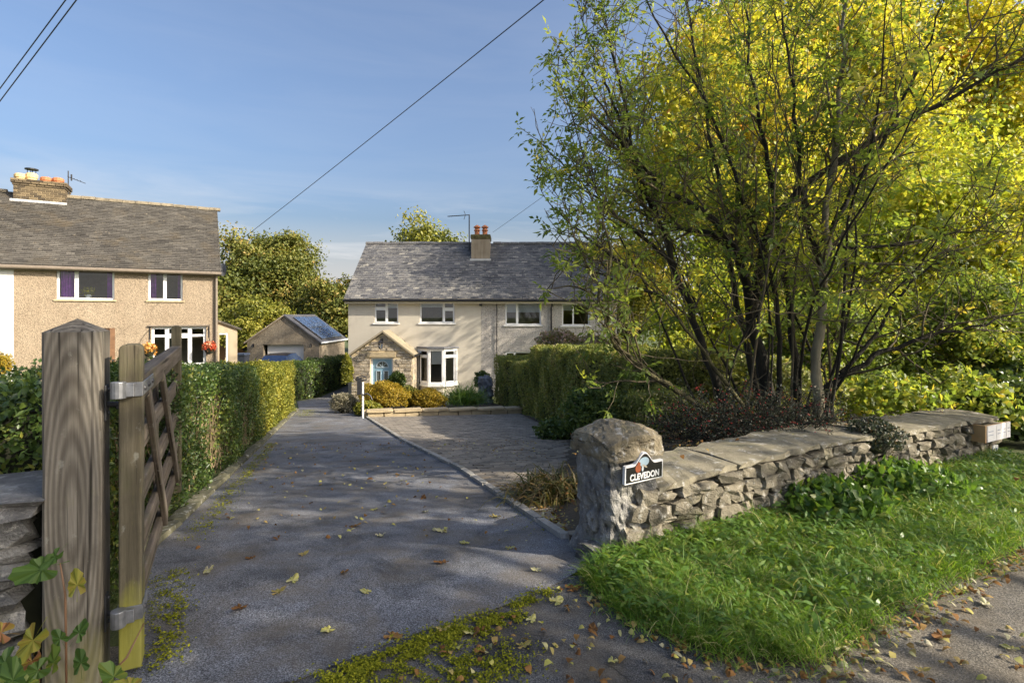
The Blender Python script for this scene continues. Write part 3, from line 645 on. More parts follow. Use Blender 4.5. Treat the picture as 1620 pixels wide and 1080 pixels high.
# rubble stones on the porch front, joined: too small to pick apart singly
st = MB(); r2 = random.Random(5); z = dz0; prow = 0
while z < pap[1] - .06:
    hgt = r2.uniform(.11, .2); x = px0 + r2.uniform(-.1, 0)
    while x < px1:
        L = r2.uniform(.16, .42); a, b = max(x, px0), min(x + L, px1); x += L
        if b - a < .06: continue
        zc = z + hgt / 2; lim = lambda X: pze + (pap[1] - pze) * (1 - abs(X - pap[0]) / max(pap[0] - px0 if X < pap[0] else px1 - pap[0], .01))
        top = min(z + hgt - .015, lim(a + .01) , lim(b - .01))
        if top < z + .05: continue
        for (A, B) in ([(a, b)] if (b <= dx0 or a >= dx1 or z > dzt + .22) else [(a, min(b, dx0)), (max(a, dx1), b)]):
            if B - A < .05: continue
            if z < dzt + .24 and z + hgt > dzt - .02 and B > dx0 - .16 and A < dx1 + .16:
                continue
            d = r2.uniform(.012, .045); e = .012; j = lambda: r2.uniform(-.012, .012)
            f0 = [(A+e+j(), pY-d, z+e+j()), (B-e+j(), pY-d, z+e+j()), (B-e+j(), pY-d-r2.uniform(-.01,.01), top-e+j()), (A+e+j(), pY-d, top-e+j())]
            b0 = [(A, pY+.01, z), (B, pY+.01, z), (B, pY+.01, top), (A, pY+.01, top)]; rr = r2.random()
            st.face(f0, 0, rr)
            for q in range(4): st.face([b0[q], b0[(q+1) % 4], f0[(q+1) % 4], f0[q]], 0, rr)
    z += hgt
z = dz0
while z < pze - .1:
    hgt = r2.uniform(.15, .26); y = pY
    while y < -.05:
        L = r2.uniform(.25, .45); A, B = y, min(y + L, 0); y += L; d = r2.uniform(.01, .03)
        st.face([(px1+d, A+.012, z+.012), (px1+d, B-.012, z+.012), (px1+d, B-.012, min(z+hgt, pze)-.012), (px1+d, A+.012, min(z+hgt, pze)-.012)], 0, r2.random())
    z += hgt
mm, t_, b_ = base_mat('rubble'); v_ = coords(t_)
t_.links.new(mixc(t_, 1.0, ramp(t_, noise(t_, v_, 7, 7, .68), [(.25, (.25, .21, .16)), (.5, (.40, .345, .265)), (.8, (.53, .47, .38))]), ramp(t_, attr(t_), [(0, (.62, .60, .60)), (.6, (1.0, 1.0, 1.0)), (1, (1.22, 1.18, 1.1))]), 'MULTIPLY'), b_.inputs['Base Color']); b_.inputs['Roughness'].default_value = .9
bump(t_, b_, noise(t_, v_, 22, 8, .7), 1, .03); M['rubble'] = mm
tag(st.build('rubble_stones', M['rubble'], po), kind='stuff')
mb = MB(); mb.box(dx0-.16, dx1+.14, pY-.055, pY+.02, dzt+.02, dzt+.25); mb.build('lintel', M['dressed'], po, bevel=.01)
mb = MB(); ov = .14
for sgn, X in ((-1, px0 - .12), (1, px1 + .14)):
    slope = (pap[1] - pze) / (pap[0] - px0 if sgn < 0 else px1 - pap[0]); ze = pap[1] - slope * abs(X - pap[0]) + .0
    A = [(pap[0], pap[1] + .04), (X, ze + .04), (X, ze + .13), (pap[0], pap[1] + .13)]
    k = len(mb.v); mb.v += [(x, pY - ov, z) for x, z in A] + [(x, .0, z) for x, z in A]
    for q in ((0,1,2,3),(7,6,5,4),(0,4,5,1),(1,5,6,2),(2,6,7,3),(3,7,4,0)): mb.f.append(tuple(k+i for i in q)); mb.m.append(0); mb.r.append(.8)
M['porchroof'] = slatemat('porchroof', [(0, (.22, .18, .12)), (1, (.34, .29, .2))], (.42, .38, .28), .6)
pr = mb.build('porch_roof', M['porchroof'], po)
mb = MB(); mb.tube([(px1 + .17, pY - ov, pze + .0), (px1 + .17, -.02, pze + .0)], .05, 8); mb.tube([(px1 + .13, -.1, pze - .05), (px1 + .13, -.1, dz0)], .035, 8); mb.build('porch_gutter', M['black'], po)
# door
mb = MB(); yf = pY + .12; fw = .07
mb.box(dx0, dx0+fw, yf, yf+.09, dz0, dzt); mb.box(dx1-fw, dx1, yf, yf+.09, dz0, dzt); mb.box(dx0+fw, dx1-fw, yf, yf+.09, dzt-fw, dzt)
dfm = mb.build('door_frame', M['upvc'], po)
mb = MB(); da, db = dx0+fw, dx1-fw; mb.box(da, db, yf+.03, yf+.075, dz0, dzt-fw)
door = mb.build('door', M['bluedoor'], po)
dc = (da + db) / 2; wz = fz(581, Yp)
mb = MB(); k = 14; arc = [(dc + .27*math.cos(t), wz + .27*math.sin(t)) for t in np.linspace(0, math.pi, k)]; mb.face([(x, yf+.022, z) for x, z in reversed(arc)]); mb.build('fanlight', M['leaded'], door)
mb = MB()
for (a, b) in zip(arc, arc[1:]): mb.bar((a[0], yf+.02, a[1]), (b[0], yf+.02, b[1]), .03, .04)
mb.bar((dc-.29, yf+.02, wz-.01), (dc+.29, yf+.02, wz-.01), .03, .04)
for t in (.8, 1.57, 2.34): mb.bar((dc, yf+.018, wz), (dc+.26*math.cos(t), yf+.018, wz+.26*math.sin(t)), .01, .012)
for sx in (-.17, .17):
    for zz_ in (fz(587, Yp), fz(605.5, Yp)): mb.bar((dc+sx-.11, yf+.02, zz_), (dc+sx+.11, yf+.02, zz_), .03, .03)
    for e in (-.1, .1): mb.bar((dc+sx+e, yf+.02, fz(605.5, Yp)), (dc+sx+e, yf+.02, fz(587, Yp)), .03, .03)
mb.build('moulding', plain('pale_blue', (.42, .52, .58), .4, var=.03), door)
for sx in (-.17, .17):
    mb = MB(); mb.face([(dc+sx-.09, yf+.024, fz(605, Yp)), (dc+sx+.09, yf+.024, fz(605, Yp)), (dc+sx+.09, yf+.024, fz(587.5, Yp)), (dc+sx-.09, yf+.024, fz(587.5, Yp))]); mb.build('door_pane', M['leaded'], door)
mb = MB(); mb.tube([(db-.06, yf-.02, -.4+1.05), (db-.17, yf-.02, -.4+1.05)], .012, 6); mb.box(db-.075, db-.04, yf+.015, yf+.03, .5, .8); mb.build('handle', M['alu'], door)
# wall lantern
wl = empty('wall_lantern', (-7.77, 25.5, -2.45), 0, 'black wall lantern on the stone gable above the blue door', 'lantern')
X, Z = fx(602, Yp - .3), fz(547, Yp - .3)
mb = MB(); mb.tube([(X, pY-.03, Z+.25), (X, pY-.22, Z+.32), (X, pY-.32, Z+.26)], .018, 6); mb.box(X-.05, X+.05, pY-.045, pY-.01, Z+.12, Z+.32); mb.build('bracket', M['black'], wl)
mb = MB(); mb.lathe([(.02, .24), (.15, .16), (.13, .15)], (X, pY-.32, Z), 6); mb.lathe([(.06, -.14), (.08, -.13), (.07, -.11)], (X, pY-.32, Z), 6)
for i in range(6): t = i*math.pi/3; mb.bar((X+.12*math.cos(t), pY-.32+.12*math.sin(t), Z+.15), (X+.07*math.cos(t), pY-.32+.07*math.sin(t), Z-.12), .015, .015)
mb.build('lantern_cage', M['black'], wl); mb = MB(); mb.lathe([(.055, -.1), (.10, .13)], (X, pY-.32, Z), 6); mb.build('lantern_glass', M['glass'], wl)

# ------------------------------------------------------------------ left house
LA = math.atan2(.51, .86); LE = Vector((.86, .51)).normalized(); LN = Vector((-LE.y, LE.x))
L0 = Vector((-467/F*21.5, 21.5)); LZ = -1.6
def onl(px, py, off=0.0):                        # read a picture point off the left house's front
    k = (px - 810) / F; O = L0 + LN * off
    # k*Y = O.x+s*LE.x ; Y = O.y+s*LE.y
    s = (k * O.y - O.x) / (LE.x - k * LE.y); Y = O.y + s * LE.y
    return s, H - (py - HY) / F * Y - LZ
lh = empty('pebbledash_house', (L0.x, L0.y, LZ), LA, 'tan pebbledash house at left with dark tiled roof and brick chimney', 'house')
ez = onl(338, 424)[1]; xpw = onl(22, 500)[0]; XL = -12.6; LR, LRISE = 3.75, 2.95
def rect(pa, pb, ya, yb): a = onl(pa, ya); b = onl(pb, yb); c = onl(pa, yb); return (a[0], b[0], min(c[1], b[1]), a[1])
hA = rect(89, 181, 420.5, 473.5); hB = rect(234, 289, 426, 475); hC = rect(239.5, 326, 517, 577); hD = rect(146, 182, 519, 586)
mb = MB(); wall_front(mb, xpw, 0, -.4, ez + .03, [hA, hB, hC, hD])
mb.face([(0,0,-.4),(0,7.5,-.4),(0,7.5,ez),(0,LR,ez+LRISE),(0,0,ez+.03)]); mb.build('pebbledash_wall', M['tandash'], lh)
mb = MB(); mb.box(XL, xpw - .003, -.02, 7.4, -.4, ez); tag(mb.build('white_wall', M['whitewall'], lh), label='white rendered wall of the attached half')
mb = MB(); mb.box(xpw, -.1, 7.3, 7.45, -.4, ez); mb.box(xpw+.05, -.05, 1.7, 1.8, -.3, ez); mb.box(xpw+.05, -.05, .25, 7.3, 2.1, 2.28); mb.build('inner_walls', M['room'], lh)
wA = window(lh, *hA, mull=(onl(122, 450)[0],), casement=(hA[0],), curtain=((hA[0]+.1, hA[0]+.48), (hA[1]-.24, hA[1]-.06)), sillmat='dressed')
wB = window(lh, *hB, mull=(onl(262, 450)[0],), casement=(hB[0],), curtain=((hB[0]+.05, hB[0]+.26), (hB[1]-.17, hB[1]-.04)), sillmat='dressed')
m1, m2 = onl(263, 540)[0], onl(301.5, 540)[0]; tzc = onl(283, 531)[1]
wC = window(lh, *hC, mull=(m1, m2), trans=((hC[0], m1, tzc), (m1, m2, tzc), (m2, hC[1], tzc)), fw=.09, sillmat='dressed', name='french_window', casement=(m1,))
mb = MB(); mb.box(m1+.05, m2-.05, .04, .1, hC[2] - .55, hC[2]+.12); mb.build('door_panel', M['upvc'], wC)
mb = MB(); mb.box(hC[0]-.1, hC[1]+.1, -.09, -.005, hC[3]+.02, hC[3]+.07); mb.build('lintel', M['brownpipe'], lh)
mb = MB(); mb.box(hD[0], hD[1], .06, .11, hD[2], hD[3]); mb.box(hD[1]-.16, hD[1], .0, .06, hD[2], hD[3]); mb.build('brown_door', M['browndoor'], lh)
mb = MB(); yo = -.22; so = LRISE / LR; zz = ez + .02
pts = [(yo, zz + so*yo), (LR, zz + LRISE), (7.7, zz + so*yo), (7.7, zz + so*yo - .1), (LR, zz + LRISE - .12), (yo, zz + so*yo - .1)]
for X in (XL, .12): mb.v += [(X, y, z) for y, z in pts]
for i in range(6): j = (i+1) % 6; mb.f.append((i, j, 6+j, 6+i)); mb.m.append(0); mb.r.append(.4)
mb.f += [(0,5,4,1), (1,4,3,2), (6,7,10,11), (7,8,9,10)]; mb.m += [0]*4; mb.r += [.4]*4
lroof = mb.build('roof', M['slate_left'], lh)
slates(lroof, XL, .14, yo, zz + so*yo, LR + .22, (LR + .22) * so, .27, .125, M['slate_left'], 8)
M['ridge_left'] = plain('ridge_left', (.21, .175, .12), .9, var=.4, scale=5, bs=.4, bd=.01)
ch_x1 = onl(106, 300, LR)[0]; ch_x0 = onl(20, 300, LR)[0]
ridge_tiles(lroof, XL, .14, LR, zz + LRISE - .03, M['ridge_left'], .46, skip=((ch_x0 - .1, ch_x1 + .1),))
mb = MB(); mb.tube([(XL, yo-.06, zz + so*yo - .08), (.15, yo-.06, zz + so*yo - .08)], .065, 8); mb.build('gutter', M['brownpipe'], lh)
mb = MB(); mb.box(XL, .1, yo - .003, -.022, ez - .32, ez - .16); mb.build('soffit', M['brownpipe'], lh)
mb = MB(); mb.tube([(-.02, -.08, ez - .2), (-.02, -.08, -.3)], .05, 8); mb.build('downpipe', M['brownpipe'], lh)
# brick chimney: bricks joined in one part
cf = LR - .55; cA = onl(20.5, 300, cf)[0]; cB = onl(103, 300, cf)[0]; cz1 = onl(60, 285.5, cf)[1]; cz0 = onl(60, 321, cf)[1]
mb = MB(); mb.box(cA+.02, cB-.02, cf+.02, LR+.5, ez+1.5, cz1-.02); chl = mb.build('chimney', M['mortar'], lh)
bk = MB(); r3 = random.Random(2); hb = .085; nrow = int((cz1 - cz0) / hb)
for j in range(nrow + 1):
    z = cz1 - (j + 1) * hb; out = .07 if j < 2 else (.03 if j == 2 else 0); x = cA - out - (.12 if j % 2 else 0)
    while x < cB + out:
        a, b = max(x, cA-out), min(x + .235, cB+out); x += .245
        if b - a > .04: bk.box(a+.006, b-.006, cf-out, cf+.12, z+.012, z+hb, 0, r3.random())
    y = cf + .13
    while y < LR + .5: bk.box(cB - .1, cB+out, y, min(y+.225, LR+.5+out), z+.012, z+hb, 0, r3.random()); y += .24
mm, t_, b_ = base_mat('brickmix'); t_.links.new(ramp(t_, attr(t_), [(0, (.055, .042, .028)), (.6, (.125, .092, .052)), (1, (.20, .15, .085))]), b_.inputs['Base Color']); b_.inputs['Roughness'].default_value = .9; M['brickmix'] = mm
tag(bk.build('bricks', M['brickmix'], chl), kind='stuff')
mb = MB(); mb.box(cA-.09, cB+.06, cf-.03, cf+.0-.003, cz0-.30, cz0+.09); mb.box(cB+.003, cB+.05, cf-.03, LR+.3, cz0-.20, cz0+.05); mb.build('flashing', M['flash'], chl)
for px, mt, hh, cowl in ((32, 'buffpot', .30, 0), (50, 'buffpot', .36, 1), (73, 'terra', .26, 0), (92, 'terra', .28, 0)):
    X = onl(px, 300, LR)[0]; mb = MB(); mb.lathe([(.17, 0), (.17, hh*.4), (.20, hh*.5), (.20, hh*.8), (.15, hh)], (X, LR, cz1), 12); pt_ = mb.build('chimney_pot', M[mt], chl)
    if cowl:
        mb = MB(); mb.lathe([(.22, hh+.14), (.22, hh+.18)], (X, LR, cz1), 12)
        for t in range(4): mb.bar((X+.13*math.cos(t*1.57), LR+.13*math.sin(t*1.57), cz1+hh-.02), (X+.13*math.cos(t*1.57), LR+.13*math.sin(t*1.57), cz1+hh+.15), .02, .02)
        mb.build('cowl', M['black'], pt_)
# aerial, dish, hanging baskets, sill plant
a2 = empty('aerial', (L0.x, L0.y, LZ), LA, 'small aerial on the brick chimney of the tan house', 'aerial')
X = onl(108, 300, LR)[0]; Z = onl(108, 280, LR)[1]; mb = MB(); mb.tube([(X, LR, cz0), (X, LR, Z+.25)], .02, 6); mb.build('mast', M['iron'], a2)
mb = MB(); mb.tube([(X, LR, Z), (X+.55, LR+.1, Z-.18)], .014, 5); mb.tube([(X+.1, LR, Z+.12), (X+.1, LR, Z-.14)], .03, 5)
for i in range(5): mb.tube([(X+.1*i, LR-.15, Z-.03*i), (X+.1*i, LR+.15, Z-.03*i)], .01, 4)
mb.build('antenna_boom', M['iron'], a2)
ds = empty('satellite_dish', (L0.x, L0.y, LZ), LA, 'grey satellite dish at the roof corner of the tan house', 'satellite dish')
mb = MB(); c = Vector((.22, .05, ez - .05)); k = 14
for i in range(k):
    t, u = 2*math.pi*i/k, 2*math.pi*(i+1)/k; e = lambda q, rr, d: (c.x + rr*math.cos(q)*.5, c.y + d - rr*math.cos(q)*.4, c.z + rr*math.sin(q)*1.1)
    mb.face([e(t, .0, .06), e(t, .24, 0), e(u, .24, 0)]); mb.face([e(u, .24, .02), e(t, .24, .02), e(t, 0, .08)])
mb.build('dish', M['lead'], ds); mb = MB(); mb.tube([(0, .02, ez-.2), (.12, .06, ez-.12), (.22, .08, ez-.05)], .02, 6); mb.build('arm', M['iron'], ds)
def blob_leaves(n, c, rad, r, up=.3):
    p = r.normal(size=(n, 3)); p = nrm(p) * (r.random((n, 1)) ** .33); nn = nrm(p + r.normal(size=(n, 3)) * .5)
    return np.array(c) + p * np.array(rad), nn
def put_bush(name, label, cat, c, rad, n, L, W, mat, seed, group=None, flat=0, core=True, parent=None, shell=.45):
    r = np.random.default_rng(seed)
    p = nrm(r.normal(size=(n, 3))); p[:, 2] = np.where(p[:, 2] < -.55, -p[:, 2], p[:, 2]); rr = 1 - shell * r.random((n, 1)) ** 1.6
    bumpn = 1 + .13 * np.sin(p[:, :1] * 5 + seed) * np.sin(p[:, 1:2] * 6 + 1) + .10 * np.sin(p[:, 2:3] * 9 + p[:, :1] * 7)
    q = np.array(c) + p * rr * bumpn * np.array(rad); nn = nrm(p + r.normal(size=(n, 3)) * .55); ax = nrm(np.cross(nn, r.normal(size=(n, 3))) + p * .5 + [0, 0, .3])
    root = parent or empty(name, (0, 0, 0), 0, label, cat, group)
    leaves('foliage', q, ax, nn, L * r.uniform(.6, 1.3, n), W * r.uniform(.6, 1.3, n), np.clip(r.normal(.5, .24, n), 0, 1), mat, root)
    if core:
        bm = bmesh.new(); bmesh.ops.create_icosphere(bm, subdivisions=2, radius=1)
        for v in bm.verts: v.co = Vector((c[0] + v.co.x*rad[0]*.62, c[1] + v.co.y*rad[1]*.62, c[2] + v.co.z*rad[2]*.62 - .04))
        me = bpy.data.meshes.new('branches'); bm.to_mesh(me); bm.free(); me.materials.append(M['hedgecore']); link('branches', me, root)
    return root
for i, (px, py, mt, lab, side) in enumerate(((236, 552, 'flower_orange', 'hanging basket of orange flowers left of the french window', 1), (331, 548, 'flower_red', 'hanging basket of red flowers near the downpipe of the tan house', 1))):
    s_, z_ = onl(px, py, -.35); c = L0 + LE * s_ + LN * -.35
    hbk = empty('hanging_basket', (c.x, c.y, LZ + z_), LA, lab, 'hanging basket', 'hanging flower baskets on the tan house')
    mb = MB(); mb.tube([(0, .36, .75), (0, .30, .72), (0, .02, .58), (0, 0, .52), (0, 0, .1)], .014, 5); mb.box(-.02, .02, .33, .36, .35, .85); mb.build('bracket', M['black'], hbk)
    mb = MB(); mb.lathe([(.03, -.30), (.12, -.25), (.18, -.12), (.19, -.02)], (0, 0, 0), 12); mb.build('basket', M['hedgecore'], hbk)
    rr = np.random.default_rng(i); p, nn = blob_leaves(420, (0, 0, .0), (.25, .23, .22), rr)
    leaves('flowers', p, nrm(np.cross(nn, rr.normal(size=p.shape))), nn, rr.uniform(.06, .11, 420), rr.uniform(.06, .1, 420), rr.random(420), M[mt], hbk)
s_, z_ = onl(140, 466, .25); c = L0 + LE * s_ + LN * .25
vs = empty('potted_plant', (c.x, c.y, LZ + z_ - .1), LA, 'small green pot plant on the sill inside the wide upper window', 'plant')
mb = MB(); mb.lathe([(.07, -.08), (.1, .1)], (0, 0, 0), 10); mb.build('pot', M['upvc'], vs); rr = np.random.default_rng(3); p, nn = blob_leaves(120, (0, 0, .22), (.2, .12, .14), rr)
leaves('foliage', p, nrm(rr.normal(size=p.shape)), nn, rr.uniform(.08, .14, 120), rr.uniform(.05, .09, 120), rr.uniform(.6, 1, 120), M['golden'], vs)
# lean-to at the side
ex = empty('lean_to', (L0.x, L0.y, LZ), LA, 'cream rendered lean-to with open white-framed doorway beside the tan house', 'lean-to')
def onl2(px, py): return onl(px, py, 1.2)
xa, xb = .06, onl2(375.5, 550)[0]; za, zb = onl2(346, 508)[1], onl2(375.5, 520)[1]; da_, db_ = onl2(345, 550)[0] + .05, onl2(361, 550)[0]; dzt_ = onl2(352, 526.5)[1]
mb = MB()
mb.face([(xa,1.2,-.4),(da_,1.2,-.4),(da_,1.2,dzt_),(xa,1.2,dzt_)]); mb.face([(db_,1.2,-.4),(xb,1.2,-.4),(xb,1.2,dzt_),(db_,1.2,dzt_)]); mb.face([(xa,1.2,dzt_),(xb,1.2,dzt_),(xb,1.2,zb),(xa,1.2,za)])
mb.face([(xb,1.2,-.4),(xb,1.7,-.4),(xb,1.7,zb),(xb,1.2,zb)]); mb.box(da_+.3, xb-.01, 3.2, 3.3, -.4, 1.1)
M['leanwall'] = render_wall('leanwall', (.40, .33, .23), (.45, .38, .27), .3, .005, 60)
mb.build('rendered_wall', M['leanwall'], ex)
mb = MB(); mb.bar((xa, 1.9, za+.03), (xb+.15, 1.9, zb-.02), 1.6, .08); mb.build('roof', M['slate_left'], ex)
mb = MB(); mb.box(da_, db_, 1.22, 1.28, dzt_-.07, dzt_); mb.box(db_-.08, db_, 1.215, 1.28, -.4, dzt_-.07); mb.build('door_frame', M['upvc'], ex)

# ------------------------------------------------------------------ garage, outbuildings, car
GY = 37.0; gz0 = -2.45
gar = empty('garage', (0, GY, 0), 0, 'grey rendered gabled garage with white door and solar panels on its roof', 'garage')
def gp(px, py, Y=GY): p = P(px, py, Y); return p[0], p[2]
gxa, gxb = gp(391, 500)[0], gp(505, 500)[0]; gap = gp(450, 500); gze = gp(505, 541)[1]; gd = 5.6
ddx0, ddx1, ddz = gp(416, 500)[0], gp(480.5, 500)[0], gp(450, 545)[1]
mb = MB(); ddz0 = gz0
mb.face([(gxa,0,gz0),(ddx0,0,gz0),(ddx0,0,ddz),(gxa,0,gze)]); mb.face([(ddx1,0,gz0),(gxb,0,gz0),(gxb,0,gze),(ddx1,0,ddz)]); mb.face([(gxa,0,gze),(ddx0,0,ddz),(ddx1,0,ddz),(gxb,0,gze),(gap[0],0,gap[1])])
mb.face([(gxb,0,gz0),(gxb,gd,gz0),(gxb,gd,gze),(gxb,0,gze)]); mb.face([(gxa,0,gz0),(gxa,0,gze),(gxa,gd,gze),(gxa,gd,gz0)]); mb.face([(gxa,gd,gz0),(gxa,gd,gze),(gap[0],gd,gap[1]),(gxb,gd,gze),(gxb,gd,gz0)])
for X in (ddx0, ddx1): mb.face([(X,0,gz0),(X,0,ddz),(X,.35,ddz),(X,.35,gz0)])
mb.face([(ddx0,0,ddz),(ddx1,0,ddz),(ddx1,.35,ddz),(ddx0,.35,ddz)])
mb.build('rendered_wall', M['garagedash'], gar)
gdoor = MB(); nsl = 11; hs = (ddz - gz0) / nsl
for i in range(nsl): gdoor.box(ddx0 + .2, ddx1, .26 + .0, .3, gz0 + i*hs + .006, gz0 + (i+1)*hs - .006)
gdoor.box(ddx0+.2, ddx1, .285, .31, gz0, ddz); gdoor.build('roller_door', M['garagedoor'], gar)
M['garageroof'] = slatemat('garageroof', [(0, (.05, .05, .058)), (1, (.11, .11, .12))], (.22, .2, .16), .66)
M['garageroof2'] = plain('garageroof_tan', (.36, .29, .21), .9, var=.2, scale=4)
for sg, X, mt in ((-1, gxa, 'garageroof2'), (1, gxb, 'garageroof')):
    sl = (gap[1] - gze) / abs(X - gap[0]); Xo = X + sg * .18; zo = gap[1] - sl * abs(Xo - gap[0]); a = [(gap[0], gap[1] + .01), (Xo, zo + .01), (Xo, zo + .12), (gap[0], gap[1] + .12)]
    mb = MB(); mb.prism(a if sg < 0 else a[::-1], -.12, gd + .12); ro = mb.build('roof', M[mt], gar)
    if sg > 0:
        u = Vector((Xo - gap[0], 0, zo - gap[1])); L = u.length; u.normalize(); n = Vector((-u.z, 0, u.x)); v = Vector((0, 1, 0)); b0 = Vector((gap[0], 0, gap[1] + .14))
        for i in range(2):
            for j in range(4):
                A = b0 + u * (.42 + i * (L*.80/2)) + v * (.55 + j * 1.13) + n * .05; Mx = Matrix((u, v, n)).transposed().to_4x4(); Mx.translation = A
                pmb = MB(); pmb.box(0, L*.80/2 - .03, 0, 1.10, 0, .03, 0, .5, Mx); so_ = pmb.build('solar_panel', M['panel'], ro)
                e = MB(); LL = L*.80/2 - .03
                e.box(-.008, .02, -.004, 1.104, .001, .038, 0, .5, Mx); e.box(LL-.02, LL+.008, -.004, 1.104, .001, .038, 0, .5, Mx); e.box(.02, LL-.02, -.005, .02, .001, .038, 0, .5, Mx); e.box(.02, LL-.02, 1.08, 1.105, .001, .038, 0, .5, Mx)
                e.build('panel_frame', M['alu'], so_)
mb = MB(); mb.tube([(gxb + .2, -.12, gze - .06), (gxb + .2, gd + .1, gze - .06)], .06, 6); mb.build('gutter', M['upvc'], gar)
for px in (401, 492):
    X, Z = gp(px, 546); mb = MB(); mb.box(X-.06, X+.06, -.03, .0-.001, Z-.12, Z+.1); mb.tube([(X, -.03, Z), (X, -.14, Z+.02), (X, -.16, Z-.12)], .045, 6); mb.build('wall_light', M['black'], gar)
ob = empty('white_outbuilding', (-12.6, 45.5, -2.4), 0, 'small white gabled outbuilding showing behind the garage', 'outbuilding')
mb = MB(); mb.prism([(0, 0), (3.2, 0), (3.2, 1.9), (1.2, 3.2), (0, 2.4)], 0, 4); mb.build('wall', M['whitewall'], ob)
mb = MB(); mb.bar((1.1, 2, 3.28), (3.5, 2, 1.72), 4.2, .1); mb.bar((1.3, 2, 3.3), (-.2, 2, 2.35), 4.2, .1); mb.build('roof', M['garageroof'], ob)
shd = empty('garden_shed', (-23.0, 42, -2.4), .1, 'low orange-brown wooden shed between lean-to and garage', 'shed')
mb = MB()
for i in range(16): mb.box(i*.2, i*.2 + .19, -.02 + .008*(i % 2), 0, 0, 1.9)
mb.box(0, 3.2, .001, 2.2, 0, 1.9); mb.build('boards', M['fencewood'], shd)
mb = MB(); mb.box(-.15, 3.35, -.2, 2.4, 1.9, 2.0); mb.build('roof', M['brownpipe'], shd)
mb = MB(); mb.box(1.9, 2.6, -.045, -.028, 1.0, 1.6); mb.build('window', M['darkroom'], shd)

def car(name, label, loc, rz):
    root = empty(name, loc, rz, label, 'car')
    # side outline swept across with tumblehome: stations from tail to nose
    st_ = [(-2.1, .45, .78, .86), (-2.0, .35, .86, .92), (-1.7, .3, .92, .98), (-1.0, .28, .95, 1.0), (0, .28, .95, 1.02), (1.0, .28, .93, 1.0), (1.6, .3, .86, .97), (2.0, .36, .74, .90), (2.12, .45, .66, .80)]
    m = MB()
    for x, zl, zh, hw in st_:
        hw *= .88; m.v += [(x, -hw, zl), (x, -hw*1.02, (zl+zh)/2), (x, -hw*.95, zh), (x, 0, zh + .03), (x, hw*.95, zh), (x, hw*1.02, (zl+zh)/2), (x, hw, zl)]
    for i in range(len(st_) - 1):
        for j in range(6): m.f.append((i*7+j, i*7+j+1, i*7+8+j, i*7+7+j)); m.m.append(0); m.r.append(.5)
        m.f.append((i*7+6, i*7, i*7+7, i*7+13)); m.m.append(0); m.r.append(.5)
    m.f += [tuple(range(6, -1, -1)), tuple(range(56, 63))]; m.m += [0, 0]; m.r += [.5]*2
    bd_ = m.build('body', M['carpaint'], root, smooth=True)
    c = MB(); cs = [(-1.55, .94, .94, .80), (-1.15, .93, 1.36, .70), (-.4, .94, 1.46, .68), (.3, .94, 1.44, .68), (1.15, .92, .92, .78)]
    for x, z0_, z1_, hw in cs: c.v += [(x, -.84, z0_), (x, -hw, z1_), (x, 0, z1_ + .03), (x, hw, z1_), (x, .84, z0_)]
    for i in range(4):
        for j in range(4): c.f.append((i*5+j, i*5+j+1, i*5+6+j, i*5+5+j)); c.m.append(1 if j in (0, 3) or i in (0, 3) else 0); c.r.append(.5)
    c.build('cabin', [M['carpaint'], M['panel']], root, smooth=False, bevel=.03)
    for x in (-1.3, 1.3):
        for y in (-.82, .82):
            wv = MB(); K = 18
            pr = [(.12, -.1), (.30, -.11), (.32, -.06), (.32, .06), (.30, .11), (.12, .1)]
            for q, h_ in pr:
                for t in range(K): wv.v.append((x + q*math.cos(2*math.pi*t/K), y + h_, .32 + q*math.sin(2*math.pi*t/K)))
            for i in range(5):
                for t in range(K): wv.f.append((i*K+t, i*K+(t+1) % K, (i+1)*K+(t+1) % K, (i+1)*K+t)); wv.m.append(0); wv.r.append(.5)
            tyre = wv.build('wheel', M['rubber'], root); hb = MB(); hb.prism([(x+.2*math.cos(a), .32+.2*math.sin(a)) for a in np.linspace(0, 2*math.pi, 12, endpoint=False)], y-.1, y+.1); hb.build('rim', M['alu'], tyre)
    for y in (-.6, .6):
        h_ = MB(); h_.box(-2.13, -2.05, y-.17, y+.17, .62, .76); h_.build('tail_light', M['berry'], root)
    return root
cp = P(445, 577, 33.5); car('parked_car', 'dark blue car parked before the white garage door, roof above the hedge', (cp[0], 33.8, -2.4 ), R(90))
b1 = empty('wheelie_bin', (P(383, 575, 33)[0], 33, -2.0), 0, 'blue-grey bin lid showing beside the garage', 'bin')
mb = MB(); mb.prism([(-.26, 0), (.26, 0), (.3, 1.0), (-.3, 1.0)], -.3, .3); mb.build('bin_body', M['lead'], b1); mb = MB(); mb.prism([(-.34, 1.0), (.34, 1.0), (.30, 1.1), (-.30, 1.1)], -.36, .34); mb.build('lid', plain('binlid', (.16, .19, .25), .5), b1)

# ------------------------------------------------------------------ gate post and gate
GD = Vector((-.473, .881)); GU = Vector((.881, .473)); GA = math.atan2(GU.y, GU.x)
gpst = empty('gate_post', (-1.752, 2.0, 0), GA, 'weathered square oak gate post with shallow pyramid top, nearest thing at left', 'post')
pwid = .18; bm = bmesh.new(); zt = 1.384; ch_ = .009
ring = [(ch_, 0), (pwid-ch_, 0), (pwid, ch_), (pwid, pwid-ch_), (pwid-ch_, pwid), (ch_, pwid), (0, pwid-ch_), (0, ch_)]
lv = [-.1, .12, .35, .6, .85, 1.1, zt]; rngp = random.Random(4); vs_ = []
for z in lv: vs_.append([bm.verts.new((x + rngp.uniform(-.0015, .0015), y + rngp.uniform(-.0015, .0015), z)) for x, y in ring])
ap = bm.verts.new((pwid/2, pwid/2, zt + .052))
for a, b in zip(vs_, vs_[1:]):
    for i in range(8): bm.faces.new((a[i], a[(i+1) % 8], b[(i+1) % 8], b[i]))
